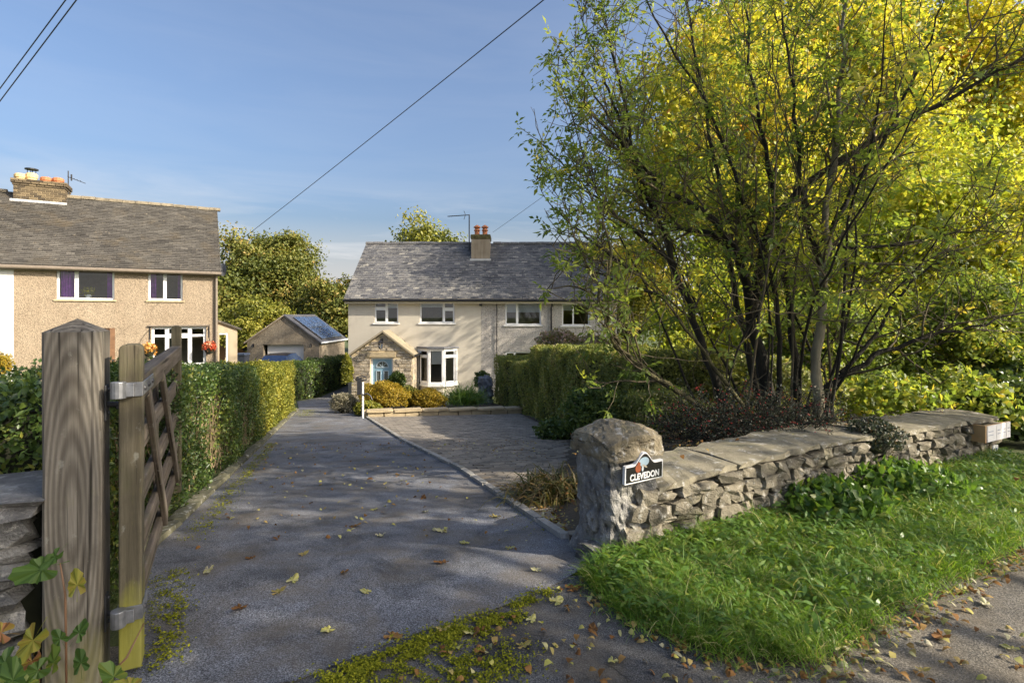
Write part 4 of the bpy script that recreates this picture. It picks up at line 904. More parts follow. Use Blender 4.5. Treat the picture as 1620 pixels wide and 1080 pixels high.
for i in range(8): bm.faces.new((vs_[-1][i], vs_[-1][(i+1) % 8], ap))
me = bpy.data.meshes.new('post_timber'); bm.to_mesh(me); bm.free(); me.materials.append(M['post']); link('post_timber', me, gpst)
def hinge_plate(z):
    mb = MB(); mb.box(pwid+.001, pwid+.008, .045, .10, z-.075, z+.065); mb.tube([(pwid+.005, .07, z-.012), (pwid+.06, .045, z-.012)], .011, 8); mb.lathe([(.021, -.018), (.021, .002), (.011, .003), (.011, .062), (.008, .068)], (pwid+.062, .043, z-.01), 12)
    o = mb.build('hinge_pin', M['iron'], gpst, bevel=.002)
    for q in (-.05, .045):
        b = MB(); b.lathe([(.009, 0), (.007, .006), (.002, .008)], (0, 0, 0), 8); bo = b.build('bolt', M['iron'], o); bo.location = (pwid+.008, .085, z+q); bo.rotation_euler = (0, R(90), 0)
for z in (1.105, .27): hinge_plate(z)
gs = Vector((-1.546, 2.11)); gate = empty('five_bar_gate', (gs.x, gs.y, 0), GA, 'open weathered wooden five-bar gate swung inwards along the hedge', 'gate')
# local frame: x across the gate (its thickness), y along the gate
LG = 2.42; tw = .075
def stile(y0, y1, z0, z1, name, rounded, x0=0.0, x1=tw, mat='stile'):
    mb = MB(); c = (y0+y1)/2; n = 8
    prof = [(x0, z0), (x1, z0), (x1, z1-.02)] + ([(x1-.006, z1-.006), (x1-.02, z1), (x0+.02, z1), (x0+.006, z1-.006)] if rounded else [(x1, z1), (x0, z1)]) + [(x0, z1-.02)]
    mb.prism(prof, y0, y1); return mb.build(name, M[mat], gate, bevel=.006)
stile(0, .10, .045, 1.333, 'hanging_stile', True)
stile(LG-.075, LG, .06, 1.365, 'closing_stile', True, .004, tw-.004, 'stile_far')
def rail(a, b, wd, ht, name='rail', x=tw/2):
    d = Vector((0, b[0]-a[0], b[1]-a[1])); L = d.length; mb = MB(); mb.box(0, L, -wd/2, wd/2, -ht/2, ht/2); o = mb.build(name, M['rail'], gate, bevel=.007)
    d.normalize(); sd = Vector((0, 0, 1)).cross(d).normalized(); u = d.cross(sd); o.matrix_local = Matrix.Translation((x, a[0], a[1])) @ Matrix((d, sd, u)).transposed().to_4x4(); return o
rail((.095, 1.145), (LG-.07, 1.155), .068, .105, 'top_rail')
for z in (.90, .665, .45, .25): rail((.095, z), (LG-.07, z), .030, .095)
rail((.30, 1.12), (1.18, .24), .026, .085, 'brace', tw/2 + .024); rail((.95, 1.12), (LG-.30, .24), .026, .085, 'brace', tw/2 + .024)
rail((1.18, 1.12), (1.181, .22), .022, .08, 'brace', tw/2 - .024)
def hinge_band(z, L, rise):
    mb = MB(); mb.box(-.006, -.0005, -.006, .104, z-.028, z+.028); mb.box(-.006, tw+.006, -.0065, -.0005, z-.028, z+.028); mb.bar((tw+.0035, -.006, z), (tw+.0035, L, z+rise), .005, .054)
    o = mb.build('hinge_band', M['galv'], gate, bevel=.0015)
    mb = MB(); mb.lathe([(.026, -.03), (.026, .035)], (-.0 + .004, -.03, z), 14); mb.box(-.005, .055, -.03, -.004, z-.026, z+.026); mb.build('hinge_eye', M['galv'], o, bevel=.003)
    for yy in (.04, .17, .30):
        if yy > L: continue
        b = MB(); b.lathe([(.011, 0), (.009, .006), (.003, .009)], (0, 0, 0), 8); bo = b.build('bolt', M['iron'], o); bo.location = (tw+.006, yy, z + rise*yy/L); bo.rotation_euler = (0, R(90), 0)
hinge_band(1.155, .36, .0); hinge_band(.27, .14, .0)

# ------------------------------------------------------------------ stone walls
def stone_mesh(mat, seed): return rough_box('stone', mat, seed, .20, 1, .30)
SM = [stone_mesh(M['wallstone'], 200 + i) for i in range(14)]; SG = [stone_mesh(M['greystone'], 300 + i) for i in range(8)]
WU = Vector((.880, .475)); WN = Vector((-.475, .880)); W0 = Vector((.576, 3.16)); WA = math.atan2(WU.y, WU.x)
wall = empty('boundary_wall', (W0.x, W0.y, 0), WA, 'low rubble limestone wall with broad stone coping behind the grass verge', 'wall')
WT = lambda s: float(np.interp(s, [0, .4, 1.0, 2.0, 2.6, 3.0, 4.0, 5.05], [.345, .345, .385, .425, .425, .40, .385, .36]))
mb = MB()
ss = np.linspace(.3, 5.0, 24)
for a, b in zip(ss, ss[1:]): mb.face([(a,.07,-.3),(b,.07,-.3),(b,.07,WT(b)-.01),(a,.07,WT(a)-.01)])
mb.face([(5.0,.07,-.3),(5.0,.5,-.3),(5.0,.5,.35),(5.0,.07,.35)]); mb.face([(5.0,.5,-.3),(.3,.5,-.3),(.3,.5,.34),(5.0,.5,.34)])
mb.build('wall_core', plain('oldmortar', (.06, .05, .036), .95, var=.4, scale=12, bs=.8, bd=.02), wall)
def stack(par, s0, s1, zb, ztop, meshes, y0, seed, wmin=.075, wmax=.20, hmin=.055, hmax=.115, dep=.15, end=False, lean=0):
    r = random.Random(seed); cols = []; 
    z = zb; 
    while True:
        hrow = r.uniform(hmin, hmax)
        if z + hrow > ztop((s0+s1)/2) + .03: break
        s = s0 + r.uniform(-.05, .02)
        while s < s1 - .04:
            w_ = r.uniform(wmin, wmax) * (1 if hrow > .1 else 1.15); h_ = hrow * r.uniform(.86, 1.12); c = s + w_/2
            zz = z + hrow/2 + r.uniform(-.014, .014) + (c - s0) * 0
            top = ztop(min(max(c, s0), s1)); stretch = (top - zb) / (ztop((s0+s1)/2) - zb)
            zc = zb + (zz - zb) * stretch
            if c < s1 + .02:
                n = 1
                if w_ < .15 and r.random() < .25 and hrow > .11: n = 2
                for q in range(n):
                    o = link('stone', r.choice(meshes), par); hh = h_ * stretch / n
                    o.scale = ((w_ * 1.03), dep * r.uniform(.85, 1.35), hh * 1.05)
                    o.location = (c, y0 + r.uniform(-.018, .018), zc + (q - (n-1)/2) * hh) if not end else (y0, c, zc)
                    o.rotation_euler = (r.uniform(-.08, .08), r.uniform(-.09, .09), (R(90) if end else 0) + r.uniform(-.08, .08) + r.choice((0, math.pi)))
            s += w_ + .008
        z += hrow + .004
stack(wall, .36, 5.04, -.20, lambda s: WT(s) - .005, SM, .075, 11)
stack(wall, .06, .48, -.20, lambda s: .34, SM, 4.99, 12, end=True)
r4 = random.Random(31); s = .36; k = 0
for a, b, dz, d0, d1 in ((.37, 1.10, 0, -.015, .52), (1.11, 2.02, .004, -.02, .50), (2.03, 2.80, .0, -.025, .50), (2.82, 3.72, .006, -.03, .49), (3.73, 4.40, .0, -.02, .50), (4.41, 5.06, .006, -.03, .49)):
    bm = bmesh.new(); n = 5
    def cz(s): return WT(s) + dz
    top = []; n = 9
    for t in np.linspace(0, 1, n):
        s_ = a + (b - a) * t; j = lambda q: r4.uniform(-q, q)
        top.append([bm.verts.new((s_, d0 + .01 + j(.02), cz(s_) - .0)), bm.verts.new((s_, d0 + .014 + j(.022), cz(s_) + .034 + j(.006))), bm.verts.new((s_, (d0+d1)/2 + j(.02), cz(s_) + .048 + j(.008))), bm.verts.new((s_, d1 + j(.03), cz(s_) + .04 + j(.008))), bm.verts.new((s_, d1, cz(s_)))])
    for p, q in zip(top, top[1:]):
        for i in range(4): bm.faces.new((p[i], q[i], q[i+1], p[i+1]))
    bm.faces.new(top[0]); bm.faces.new(top[-1][::-1])
    me = bpy.data.meshes.new('coping_slab'); bm.to_mesh(me); bm.free(); me.materials.append(M['coping']); link('coping_slab', me, wall)
# pillar at the drive end of the wall
pil = empty('gate_pillar', (W0.x, W0.y, 0), WA, 'short rugged stone gate pillar with rounded cap carrying the house sign', 'pillar')
def lumpy(name, size, lo, hi, mat, par, seed, amp, cuts=9, dome=0, flare=0):
    from mathutils import noise as mn
    bm = bmesh.new(); bmesh.ops.create_cube(bm, size=1); bmesh.ops.subdivide_edges(bm, edges=bm.edges[:], cuts=cuts, use_grid_fill=True)
    for v in bm.verts:
        c = v.co.copy(); t = c.z + .5; q = Vector((lo[0] + (c.x+.5)*(hi[0]-lo[0]), lo[1] + (c.y+.5)*(hi[1]-lo[1]), lo[2] + t*(hi[2]-lo[2])))
        rr = Vector((c.x, c.y, 0)); k_ = max(0, (abs(c.x) + abs(c.y)) - .78); q -= Vector((c.x*(hi[0]-lo[0]), c.y*(hi[1]-lo[1]), 0)) * k_ * .45
        if flare: q += Vector((c.x, c.y, 0)) * flare * max(0, .45 - t)**1.3 * 1.6
        if dome: q.z += dome * (1 - 2.2 * (c.x*c.x + c.y*c.y)) * t
        n_ = mn.noise(q * 7 + Vector((seed, 0, 0))) * .6 + mn.noise(q * 17 + Vector((0, seed, 0))) * .4 + mn.noise(q * 38) * .22
        cell = mn.voronoi(q * Vector((9, 9, 12)).x, distance_metric='DISTANCE')[0]; e = min(.05, cell[1] - cell[0]) / .05
        q += Vector((c.x, c.y, c.z*.5)).normalized() * (amp * n_ - amp * .55 * (1 - e))
        v.co = q
    me = bpy.data.meshes.new(name); bm.to_mesh(me); bm.free(); me.materials.append(mat); return link(name, me, par)
pgl = lumpy('pillar_shaft', 1, (.0, .0, -.06), (.39, .36, .60), M['greystone'], pil, 3, .05, 26, 0, .16)
lumpy('cap_stone', 1, (-.035, -.03, .585), (.42, .40, .68), M['capstone'], pil, 8, .032, 18, .10)
for (x, y, z, sx, sy, sz, rz) in ((.30, -.005, .09, .16, .10, .13, .05), (.14, -.01, .12, .15, .1, .12, 0), (.33, -.005, .22, .14, .1, .11, .1), (.20, -.0, .26, .13, .09, .10, 0), (.28, .0, .34, .15, .09, .09, 0), (.03, -.05, .02, .17, .14, .12, .6), (.13, -.07, .0, .15, .12, .10, .2), (-.05, .1, .02, .12, .2, .12, .1)):
    o = link('stone', SM[int(abs(x*100)) % 14] if x > .1 else SG[int(abs(y*100)) % 8], pil); o.location = (x, y, z); o.scale = (sx, sy, sz); o.rotation_euler = (.05, .06, rz)
# house name sign
sg = empty('house_sign', (W0.x, W0.y, 0), WA, 'black house sign with white rim lettered CLEVEDON on the pillar', 'sign')
sgl = empty('sign_holder', (0, 0, 0)); bpy.data.objects.remove(sgl)
sx0, sx1, sz0, sz1 = .075, .372, .455, .565; yS = -.045; tilt = R(-3.5)
def arch(e):
    o = [(sx0+e, sz0+e), (sx1-e, sz0+e), (sx1-e, sz1-e)]
    cx, rx = (sx0+sx1)/2, .085
    for t in np.linspace(0, 1, 15):
        x = cx + rx - 2*rx*t; u = (x - cx)/rx; o.append((x, sz1 - e + .068 * (.5 + .5*math.cos(math.pi*u))))
    o.append((sx0+e, sz1-e)); return o
mb = MB(); mb.prism(arch(0), yS, yS+.022); rim = mb.build('rim', M['white_sign'], sg)
mb = MB(); mb.prism(arch(.009), yS-.003, yS+.01); pl_ = mb.build('panel', M['signblack'], sg)
def fnt(txt, size, par, loc, mat, sx=1, off=.0):
    cu = bpy.data.curves.new('lettering', 'FONT'); cu.body = txt; cu.size = size; cu.align_x = 'CENTER'; cu.extrude = .002; cu.offset = off; cu.space_character = 1.05
    t = bpy.data.objects.new('letter_curve', cu); me = bpy.data.meshes.new_from_object(t); bpy.data.objects.remove(t)
    me.materials.clear(); me.materials.append(mat); t = link('lettering', me, par); t.location = loc; t.rotation_euler = (R(90), 0, 0); t.scale = (sx, 1, 1); return t
fnt('CLEVEDON', .054, pl_, ((sx0+sx1)/2, yS-.005, sz0+.02), M['white_sign'], .80, .0012)
pic = MB()
def ell(cx, cz, rx, rz_, y, m, a=0): pic.face([(cx + rx*math.cos(t)*math.cos(a) - rz_*math.sin(t)*math.sin(a), y, cz + rx*math.cos(t)*math.sin(a) + rz_*math.sin(t)*math.cos(a)) for t in np.linspace(0, -2*math.pi, 16, endpoint=False)], m)
cx = (sx0+sx1)/2 - .02; ell(cx+.012, sz1+.012, .040, .028, yS-.0045, 0); ell(cx-.032, sz1-.022, .022, .026, yS-.005, 1); ell(cx+.002, sz1-.028, .008, .017, yS-.0055, 2); ell(cx+.018, sz1-.015, .022, .005, yS-.006, 3, -.5); ell(cx-.028, sz1+.004, .012, .012, yS-.0058, 1)
pic.build('painted_picture', [plain('skyblue', (.38, .50, .58), .5), plain('rust', (.30, .08, .03), .5), plain('palebl', (.6, .66, .7), .5), plain('beige', (.5, .42, .3), .5)], pl_)
for o in (rim, pl_): o.rotation_euler = (0, 0, 0)
sg.matrix_world = Matrix.Translation((W0.x, W0.y, 0)) @ Matrix.Rotation(WA, 4, 'Z') @ Matrix.Translation((.22, 0, .5)) @ Matrix.Rotation(R(-1.5), 4, 'Y') @ Matrix.Rotation(R(4), 4, 'X') @ Matrix.Translation((-.22, 0, -.5))
# plates at the far end of the wall
pn = empty('name_plates', (W0.x, W0.y, 0), WA, 'row of white name plates fixed to the far end of the stone wall', 'sign')
mb = MB(); mb.box(4.515, 4.54, -.10, .02, .205, .372); mb.box(4.54, 5.06, -.095, -.085, .205, .37); mb.build('backing_board', plain('board', (.42, .26, .12), .7), pn)
for a, b in ((4.545, 4.73), (4.74, 4.85), (4.86, 4.955), (4.965, 5.05)):
    mb = MB(); mb.box(a, b, -.106, -.096, .21, .365); o = mb.build('plate', M['white_sign'], pn); k = MB()
    for i in range(2): k.box(a+.02, a+.02+(b-a)*.55, -.108, -.1065, .27 + .035*i, .278 + .035*i)
    k.build('faded_lines', plain('faded_lines', (.35, .38, .45), .6), o)
p2 = empty('number_plate', (W0.x, W0.y, 0), WA, 'small upright white plate low on the far end of the stone wall', 'sign')
mb = MB(); mb.box(4.80, 4.90, -.06, -.05, -.03, .14); o = mb.build('plate', M['white_sign'], p2); k = MB()
for z in (.08, .02): k.tube([(4.83, -.063, z+.03), (4.87, -.063, z+.03), (4.85, -.063, z+.01), (4.87, -.063, z-.005), (4.83, -.063, z-.01)], .004, 4)
k.build('faded_mark', M['faded'] if 'faded' in M else plain('markblue', (.06, .12, .3), .6), o)

# dry stone wall left of the post
lw = empty('dry_stone_wall', (-1.752, 2.0, 0), GA, 'grey dry stone wall with flat top slab left of the oak post', 'wall')
mb = MB(); mb.box(-2.2, -.03, .12, .42, -.2, .70); mb.build('wall_core', M['hedgecore'], lw)
r5 = random.Random(9); z = -.06
for hrow in (.15, .14, .12, .09, .085, .08, .10):
    s = -.03 - r5.uniform(0, .05)
    while s > -1.9:
        w_ = r5.uniform(.22, .5); o = link('stone', r5.choice(SG), lw); o.scale = (w_*1.05, .24, hrow*1.08); o.location = (s - w_/2, .12 + r5.uniform(-.025, .02), z + hrow/2); o.rotation_euler = (r5.uniform(-.05, .05), r5.uniform(-.05, .05), r5.uniform(-.06, .06)); s -= w_ + .01
    z += hrow
s = -.01; k = 0
for w_ in (.55, .7, .8):
    o = link('coping_slab', SG[k], lw); o.scale = (w_*1.02, .5, .075); o.location = (s - w_/2, .2, z + .03); o.rotation_euler = (0, 0, .02); s -= w_ + .01; k += 1

# ------------------------------------------------------------------ planting beds and low garden wall
def zbed(x, y):
    d = (x - W0.x) * WN.x + (y - W0.y) * WN.y - .45
    al = (x - W0.x) * WU.x + (y - W0.y) * WU.y; fd = np.clip((5.6 - al) / 1.0, 0, 1); hi = np.maximum(tza(y), .33 * fd - .25 * (1 - fd) - .20 * np.clip(d, 0, 99)); xl = np.interp(y, [3.5, 4.4, 5.4, 6.3, 9.6, 15], [.42, .30, .28, .60, .96, .2])
    t = np.clip((x - xl) / .9, 0, 1); t = t * t * (3 - 2 * t); return tza(y) * (1 - t) + hi * t + .016
def zb1(x, y): return float(zbed(np.array(float(x)), np.array(float(y))))
tag(ribbon('garden_bed', [(.42, 3.5), (.30, 4.4), (.28, 5.4), (.60, 6.3), (.96, 9.6), (.2, 15)], [(4.85, 5.75), (5.4, 6.8), (7, 8.5), (10, 10.5), (14, 13.5), (18, 17)], M['soil'], 0, 60, 50, zfun=zbed), kind='structure')
tag(ribbon('grass_bank', [(.40, 2.95), (.56, 2.5), (.857, 2.27), (1.24, 2.19), (1.76, 2.53), (3.24, 3.4), (5.2, 4.75), (7.5, 6.2)], [(.62, 3.2), (.9, 3.36), (1.3, 3.57), (1.9, 3.9), (2.7, 4.34), (3.6, 4.85), (5.2, 5.7), (7.5, 6.6)], M['soil'], .009, 50, 14), kind='structure')
M['gravelpale'] = plain('gravelpale', (.33, .28, .20), .9, var=.2, scale=5, bs=.5, bd=.01)
tag(ribbon('neighbour_drive', [(5.25, 5.0), (5.45, 5.9), (6.0, 6.9)], [(11.5, 5.0), (11.7, 5.9), (12, 6.9)], M['gravelpale'], .012, 20, 8), kind='structure')
gw = empty('low_garden_wall', (-3.72, 13.86, 0), math.atan2(.29, .957), 'low pale stone garden wall edging the front shrub bed', 'wall')
bl = [rough_box('stone', M['dressed'], 500 + i, .05, 1, .15) for i in range(4)]
for rI, hz in enumerate((.08,)):
    x = 0 if rI else -.0; k = 0
    while x < 4.15:
        L = rnd.uniform(.34, .55); o = link('stone', bl[k % 4], gw); wx = x + L/2; zb_ = tz(0, 13.86 + wx * .29) ; o.location = (wx, 0, zb_ + hz - .02); o.scale = (L, .2, .155); x += L + .006; k += 1
x = -.04; k = 0
while x < 4.15:
    L = rnd.uniform(.6, .8); o = link('coping_slab', bl[k % 4], gw); o.location = (x + L/2, 0, tz(0, 13.86 + (x+L/2)*.29) + .165); o.scale = (L, .29, .06); x += L + .008; k += 1
for i in range(6):                                          # return along the drive
    y = .2 + i * .42; q = Vector((-3.72, 13.86)) + Vector((-.38, .925)) * y; L_ = gw.matrix_basis.inverted() if False else None
    a = -math.atan2(.29, .957); dx, dy = q.x + 3.72, q.y - 13.86; lxx, lyy = dx*math.cos(a) - dy*math.sin(a), dx*math.sin(a) + dy*math.cos(a)
    for hz, wd, hh, nm in ((.06, .2, .13, 'stone'), (.15, .26, .06, 'coping_slab')):
        o = link(nm, bl[i % 4], gw); o.location = (lxx, lyy, tz(0, q.y) + hz); o.scale = (.42, wd, hh); o.rotation_euler = (0, .1, math.atan2(.925, -.38) + a)
tag(ribbon('front_bed', [(-3.9, 13.95), (-5.2, 17.3)], [(.2, 15.1), (-.6, 18)], M['soil'], .12, 12, 8), kind='structure')
tag(ribbon('front_path', [(-5.6, 18.3), (-7.7, 23)], [(-.9, 18.3), (-1.0, 25.5)], M['gravelpale'], .012, 20, 8), kind='structure')

# ------------------------------------------------------------------ hedges
def hedge(name, label, path, width, top, n, L, W, mat, seed, cat='hedge', bulge=.06, twigs=0, shell=.10, side=1, ends=(1, 1)):
    r = np.random.default_rng(seed); pl = np.asarray(path, float); seg = np.linalg.norm(np.diff(pl, axis=0), axis=1); d = np.r_[0, np.cumsum(seg)]; T = d[-1]
    tops = np.asarray(top, float); root = empty(name, (pl[0][0], pl[0][1], tz(*pl[0])), 0, label, cat); O = np.array(root.location)
    def at(s):
        x = np.interp(s, d, pl[:, 0]); y = np.interp(s, d, pl[:, 1]); x2 = np.interp(s + .05, d, pl[:, 0]); y2 = np.interp(s + .05, d, pl[:, 1]); x1 = np.interp(s - .05, d, pl[:, 0]); y1 = np.interp(s - .05, d, pl[:, 1])
        t = nrm(np.stack([x2 - x1, y2 - y1], -1)); return x, y, t
    def zt(s): return np.interp(s, np.linspace(0, T, len(tops)), tops)
    hm = 1.3; areas = np.array([T * hm, T * hm * .35, T * width, width * hm * ends[0], width * hm * ends[1]]); cnt = r.multinomial(n, areas / areas.sum())
    Ps, Ns = [], []
    for k, c in enumerate(cnt):
        s = r.random(c) * T; u = r.random(c) * width; h = r.random(c) ** .9
        if k == 0: u = np.zeros(c)
        elif k == 1: u = np.full(c, width)
        elif k == 2: h = np.ones(c)
        elif k == 3: s = np.zeros(c)
        else: s = np.full(c, T)
        x, y, t = at(s); nv = np.stack([-t[:, 1], t[:, 0]], -1) * side      # away from the face
        zb = tza(y); z = zb + (zt(s) - zb) * h
        out = {0: -nv, 1: nv, 2: np.zeros_like(nv), 3: -t, 4: t}[k]; N = np.concatenate([out, np.full((c, 1), 1.0 if k == 2 else 0.0)], 1)
        b = bulge * (np.sin(s * 3.1 + z * 2.3 + seed) + np.sin(s * 7.7 - z * 5.1) * .6 + np.sin(u * 9 + s * 5) * .4) - shell * r.exponential(.7, c)
        if k in (0, 1, 3, 4): b = b - .10 * np.clip(h - .86, 0, 1) / .14 * bulge / .06
        p = np.stack([x + nv[:, 0] * u, y + nv[:, 1] * u, z], -1) + N * b[:, None] + r.normal(size=(c, 3)) * .012
        Ps.append(p); Ns.append(N)
    p = np.concatenate(Ps) - O; N = np.concatenate(Ns); m = len(p)
    nn = nrm(N + r.normal(size=(m, 3)) * .6); ax = nrm(np.cross(nn, r.normal(size=(m, 3))) + [0, 0, .35] + N * .35)
    cl = .5 + .25 * np.sin(p[:, 0] * 2.3 + p[:, 2] * 4) * np.sin(p[:, 1] * 3.1 + 1)
    leaves('foliage', p, ax, nn, L * r.uniform(.6, 1.3, m), W * r.uniform(.6, 1.3, m), np.clip(r.normal(cl, .22), 0, 1), mat, root)
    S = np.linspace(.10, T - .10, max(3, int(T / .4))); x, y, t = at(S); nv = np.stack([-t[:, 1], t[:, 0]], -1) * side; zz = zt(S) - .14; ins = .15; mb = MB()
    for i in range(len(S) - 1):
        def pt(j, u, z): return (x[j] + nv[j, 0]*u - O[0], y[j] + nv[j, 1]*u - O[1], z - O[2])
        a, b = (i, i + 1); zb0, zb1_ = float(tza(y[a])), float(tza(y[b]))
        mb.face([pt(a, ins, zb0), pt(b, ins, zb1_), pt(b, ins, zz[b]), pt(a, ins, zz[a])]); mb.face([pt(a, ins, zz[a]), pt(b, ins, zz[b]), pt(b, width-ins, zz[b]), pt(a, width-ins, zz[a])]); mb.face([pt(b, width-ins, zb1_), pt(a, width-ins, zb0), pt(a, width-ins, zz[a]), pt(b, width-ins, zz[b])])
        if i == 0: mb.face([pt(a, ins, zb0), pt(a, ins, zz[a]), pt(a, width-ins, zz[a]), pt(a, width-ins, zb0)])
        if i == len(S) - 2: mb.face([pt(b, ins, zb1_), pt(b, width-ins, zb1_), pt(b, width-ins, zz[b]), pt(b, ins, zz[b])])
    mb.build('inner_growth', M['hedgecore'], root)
    if twigs:
        tw_ = MB(); q = random.Random(seed)
        for i in range(twigs):
            s_ = q.uniform(.02, .98) * T; xx, yy, tt = at(np.array([s_])); nvv = np.array([-tt[0, 1], tt[0, 0]]) * side; zb0 = float(tza(yy)[0]); z0_ = zb0 + q.uniform(.0, .5); ln = q.uniform(.25, .6); lean = q.uniform(-.5, .5)
            pts = []
            for k in range(5):
                f_ = k / 4; pts.append((xx[0] + tt[0, 0]*lean*ln*f_ + nvv[0]*(.06 + q.uniform(-.02, .02)) - O[0] + q.uniform(-.01, .01), yy[0] + tt[0, 1]*lean*ln*f_ + nvv[1]*.06 - O[1] + q.uniform(-.01, .01), z0_ + ln*f_ - O[2]))
            tw_.tube(pts, [.006, .0055, .005, .004, .002], 4, cap=False)
        tw_.build('twigs', M['hedgetwig'], root)
    return root
hedge('privet_hedge', 'glossy green privet hedge along the left side of the drive behind the gate', [(-2.02, 2.62), (-2.36, 3.4), (-2.62, 4.1), (-4.22, 8.95)], .8, [1.13, 1.03, .86, .70, .55], 60000, .036, .021, M['privet'], 1, twigs=260, side=1)
hedge('privet_hedge', 'large-leaved privet hedge behind the grey dry stone wall', [(-2.05, 2.50), (-6.5, .11)], .8, [1.11, 1.10], 9000, .05, .032, M['privet'], 2, twigs=60, side=-1, shell=.14)
hedge('sunlit_tint_hedge', 'clipped hedge halfway down the drive, leaves coloured yellow-green as if sunlit', [(-4.24, 9.0), (-5.2, 11.9), (-6.6, 16.3)], .85, [.58, .36, .14, -.04], 40000, .05, .03, M['golden'], 3, side=1)  # yellower leaf colour stands in for sunlight on this stretch of the drive hedge
hedge('dark_hedge', 'dark green hedge at the far end of the drive beside the garage', [(-8.95, 18.4), (-9.1, 24), (-8.95, 31)], 1.0, [-.55, -.75, -.95], 18000, .09, .055, M['privet'], 4, side=1, bulge=.09)
hedge('clipped_hedge', 'tall clipped hedge with sunlit flat top right of the paving', [(1.90, 7.0), (1.13, 9.6), (.46, 14.0)], 1.2, [.90, .80, .57], 70000, .054, .030, M['hedge_right'], 5, side=-1, twigs=90, bulge=.04, shell=.045)
hedge('clipped_hedge', 'lower clipped hedge stepping down towards the right half of the house', [(.40, 14.1), (-.60, 18.2)], 1.3, [.12, .06], 30000, .055, .032, M['hedge_right'], 6, side=-1, bulge=.05, shell=.05)

# ------------------------------------------------------------------ trees
def tubes_np(name, brs, mat, parent, k=5):
    V, Fc = [], []; n0 = 0; ang = np.linspace(0, 2*np.pi, k, endpoint=False); ca, sa = np.cos(ang), np.sin(ang); ref = np.array([.31, .22, .92])
    for pts, rad in brs:
        pts = np.asarray(pts); d = nrm(np.gradient(pts, axis=0)); a = nrm(np.cross(d, ref)); b = np.cross(d, a)
        ring = pts[:, None] + (a[:, None] * ca[None, :, None] + b[:, None] * sa[None, :, None]) * np.asarray(rad)[:, None, None]
        V.append(ring.reshape(-1, 3)); m = len(pts); i = (np.arange(m - 1)[:, None] * k + np.arange(k)[None]); j = (np.arange(m - 1)[:, None] * k + (np.arange(k)[None] + 1) % k)
        Fc.append(np.stack([i, j, j + k, i + k], -1).reshape(-1, 4) + n0); n0 += m * k
    return link(name, npmesh(name, np.concatenate(V), np.concatenate(Fc), mat, smooth=True), parent)
def tree(name, label, base, ctr, rad, nclump, nleaf, L, W, mat, seed, tr=.16, bark='bark_grey', cat='tree', clump=.30, hollow=.45, group=None, limbs=45, ground=False):
    r = np.random.default_rng(seed); base = np.array(base, float); ctr = np.array(ctr, float); rad = np.array(rad, float)
    root = empty(name, tuple(base), 0, label, cat, group)
    dv = nrm(r.normal(size=(nclump, 3))); dv[:, 2] = np.where((dv[:, 2] < -.5), -dv[:, 2], dv[:, 2])
    lump = 1 + .20 * np.sin(dv[:, 0]*4 + seed) * np.sin(dv[:, 1]*4 + 2*seed) + .14 * np.sin(dv[:, 2]*7 + dv[:, 0]*5 + seed)
    cc = ctr + dv * (r.random((nclump, 1)) ** hollow) * rad * lump[:, None]
    per = r.multinomial(nleaf, np.full(nclump, 1/nclump)); ci = np.repeat(np.arange(nclump), per); m = len(ci)
    cr_ = rad.mean() * clump * r.uniform(.6, 1.3, nclump)
    off = r.normal(size=(m, 3)) * np.array([1, 1, .62]); p = cc[ci] + off * cr_[ci][:, None] * .55
    nn = nrm(off * .5 + np.array([0, 0, .55]) + r.normal(size=(m, 3)) * .7); ax = nrm(np.cross(nn, r.normal(size=(m, 3))) + [0, 0, -.25])
    cval = r.normal(.5, .17, nclump)
    leaves('crown', p - base, ax, nn, L * r.uniform(.6, 1.25, m), W * r.uniform(.6, 1.25, m), np.clip(cval[ci] + r.normal(0, .17, m), 0, 1), mat, root)
    br = []; n = 9; t = np.linspace(0, 1, n)[:, None]; top = ctr + [0, 0, rad[2]*.4]
    ax_ = base + (top - base) * t + np.c_[np.sin(t*5 + seed)*.12, np.cos(t*4 + seed)*.12, t*0] * tr * 4; br.append((ax_ - base, tr * (1.25 - t[:, 0]) ** .9 * np.r_[1.25, np.ones(n-1)]))
    for i in r.permutation(nclump)[:limbs]:
        f = np.clip(.25 + .6 * r.random(), 0, 1); zz = (cc[i][2] - base[2]) * .55 / (top[2] - base[2]); f = np.clip(min(f, zz + .1), .12, .95); a = base + (top - base) * f; b = cc[i]
        mid = (a + b)/2 + r.normal(size=3) * .08 * np.linalg.norm(b - a) + [0, 0, -.05*np.linalg.norm(b - a)]
        q = np.linspace(0, 1, 6)[:, None]; cu = (1-q)**2 * a + 2*q*(1-q) * mid + q*q * b; br.append((cu - base, tr * .38 * (1 - .88*q[:, 0])))
    tubes_np('trunk', br, M[bark], root, 6); return root
Zg = tz
tree('oak_tree', 'big rounded olive-green tree behind the garage', (-23.5, 52, -2.4), (-23.3, 52, 4.0), (4.9, 4.2, 5.0), 150, 40000, .30, .21, M['oakleaf'], 11, .4, 'bark_dark', clump=.27, hollow=.33)
tree('young_tree', 'lower bright green tree between the lean-to and the garage', (-20.6, 43, -2.4), (-20.6, 43, .3), (2.6, 2.2, 2.3), 70, 13000, .24, .15, M['golden'], 12, .2, hollow=.33)
tree('oak_tree', 'dark-shaded tree against the left edge of the main roof', (-14.8, 46, -2.4), (-14.8, 46, 1.5), (3.0, 2.6, 3.4), 80, 15000, .30, .2, M['oakleaf'], 13, .3, 'bark_dark', hollow=.35)
tree('oak_tree', 'broad low tree in the gap right of the garage', (-18.6, 50, -2.4), (-18.6, 50, .8), (3.6, 2.6, 2.9), 80, 15000, .32, .22, M['oakleaf'], 14, .3, 'bark_dark', hollow=.35)
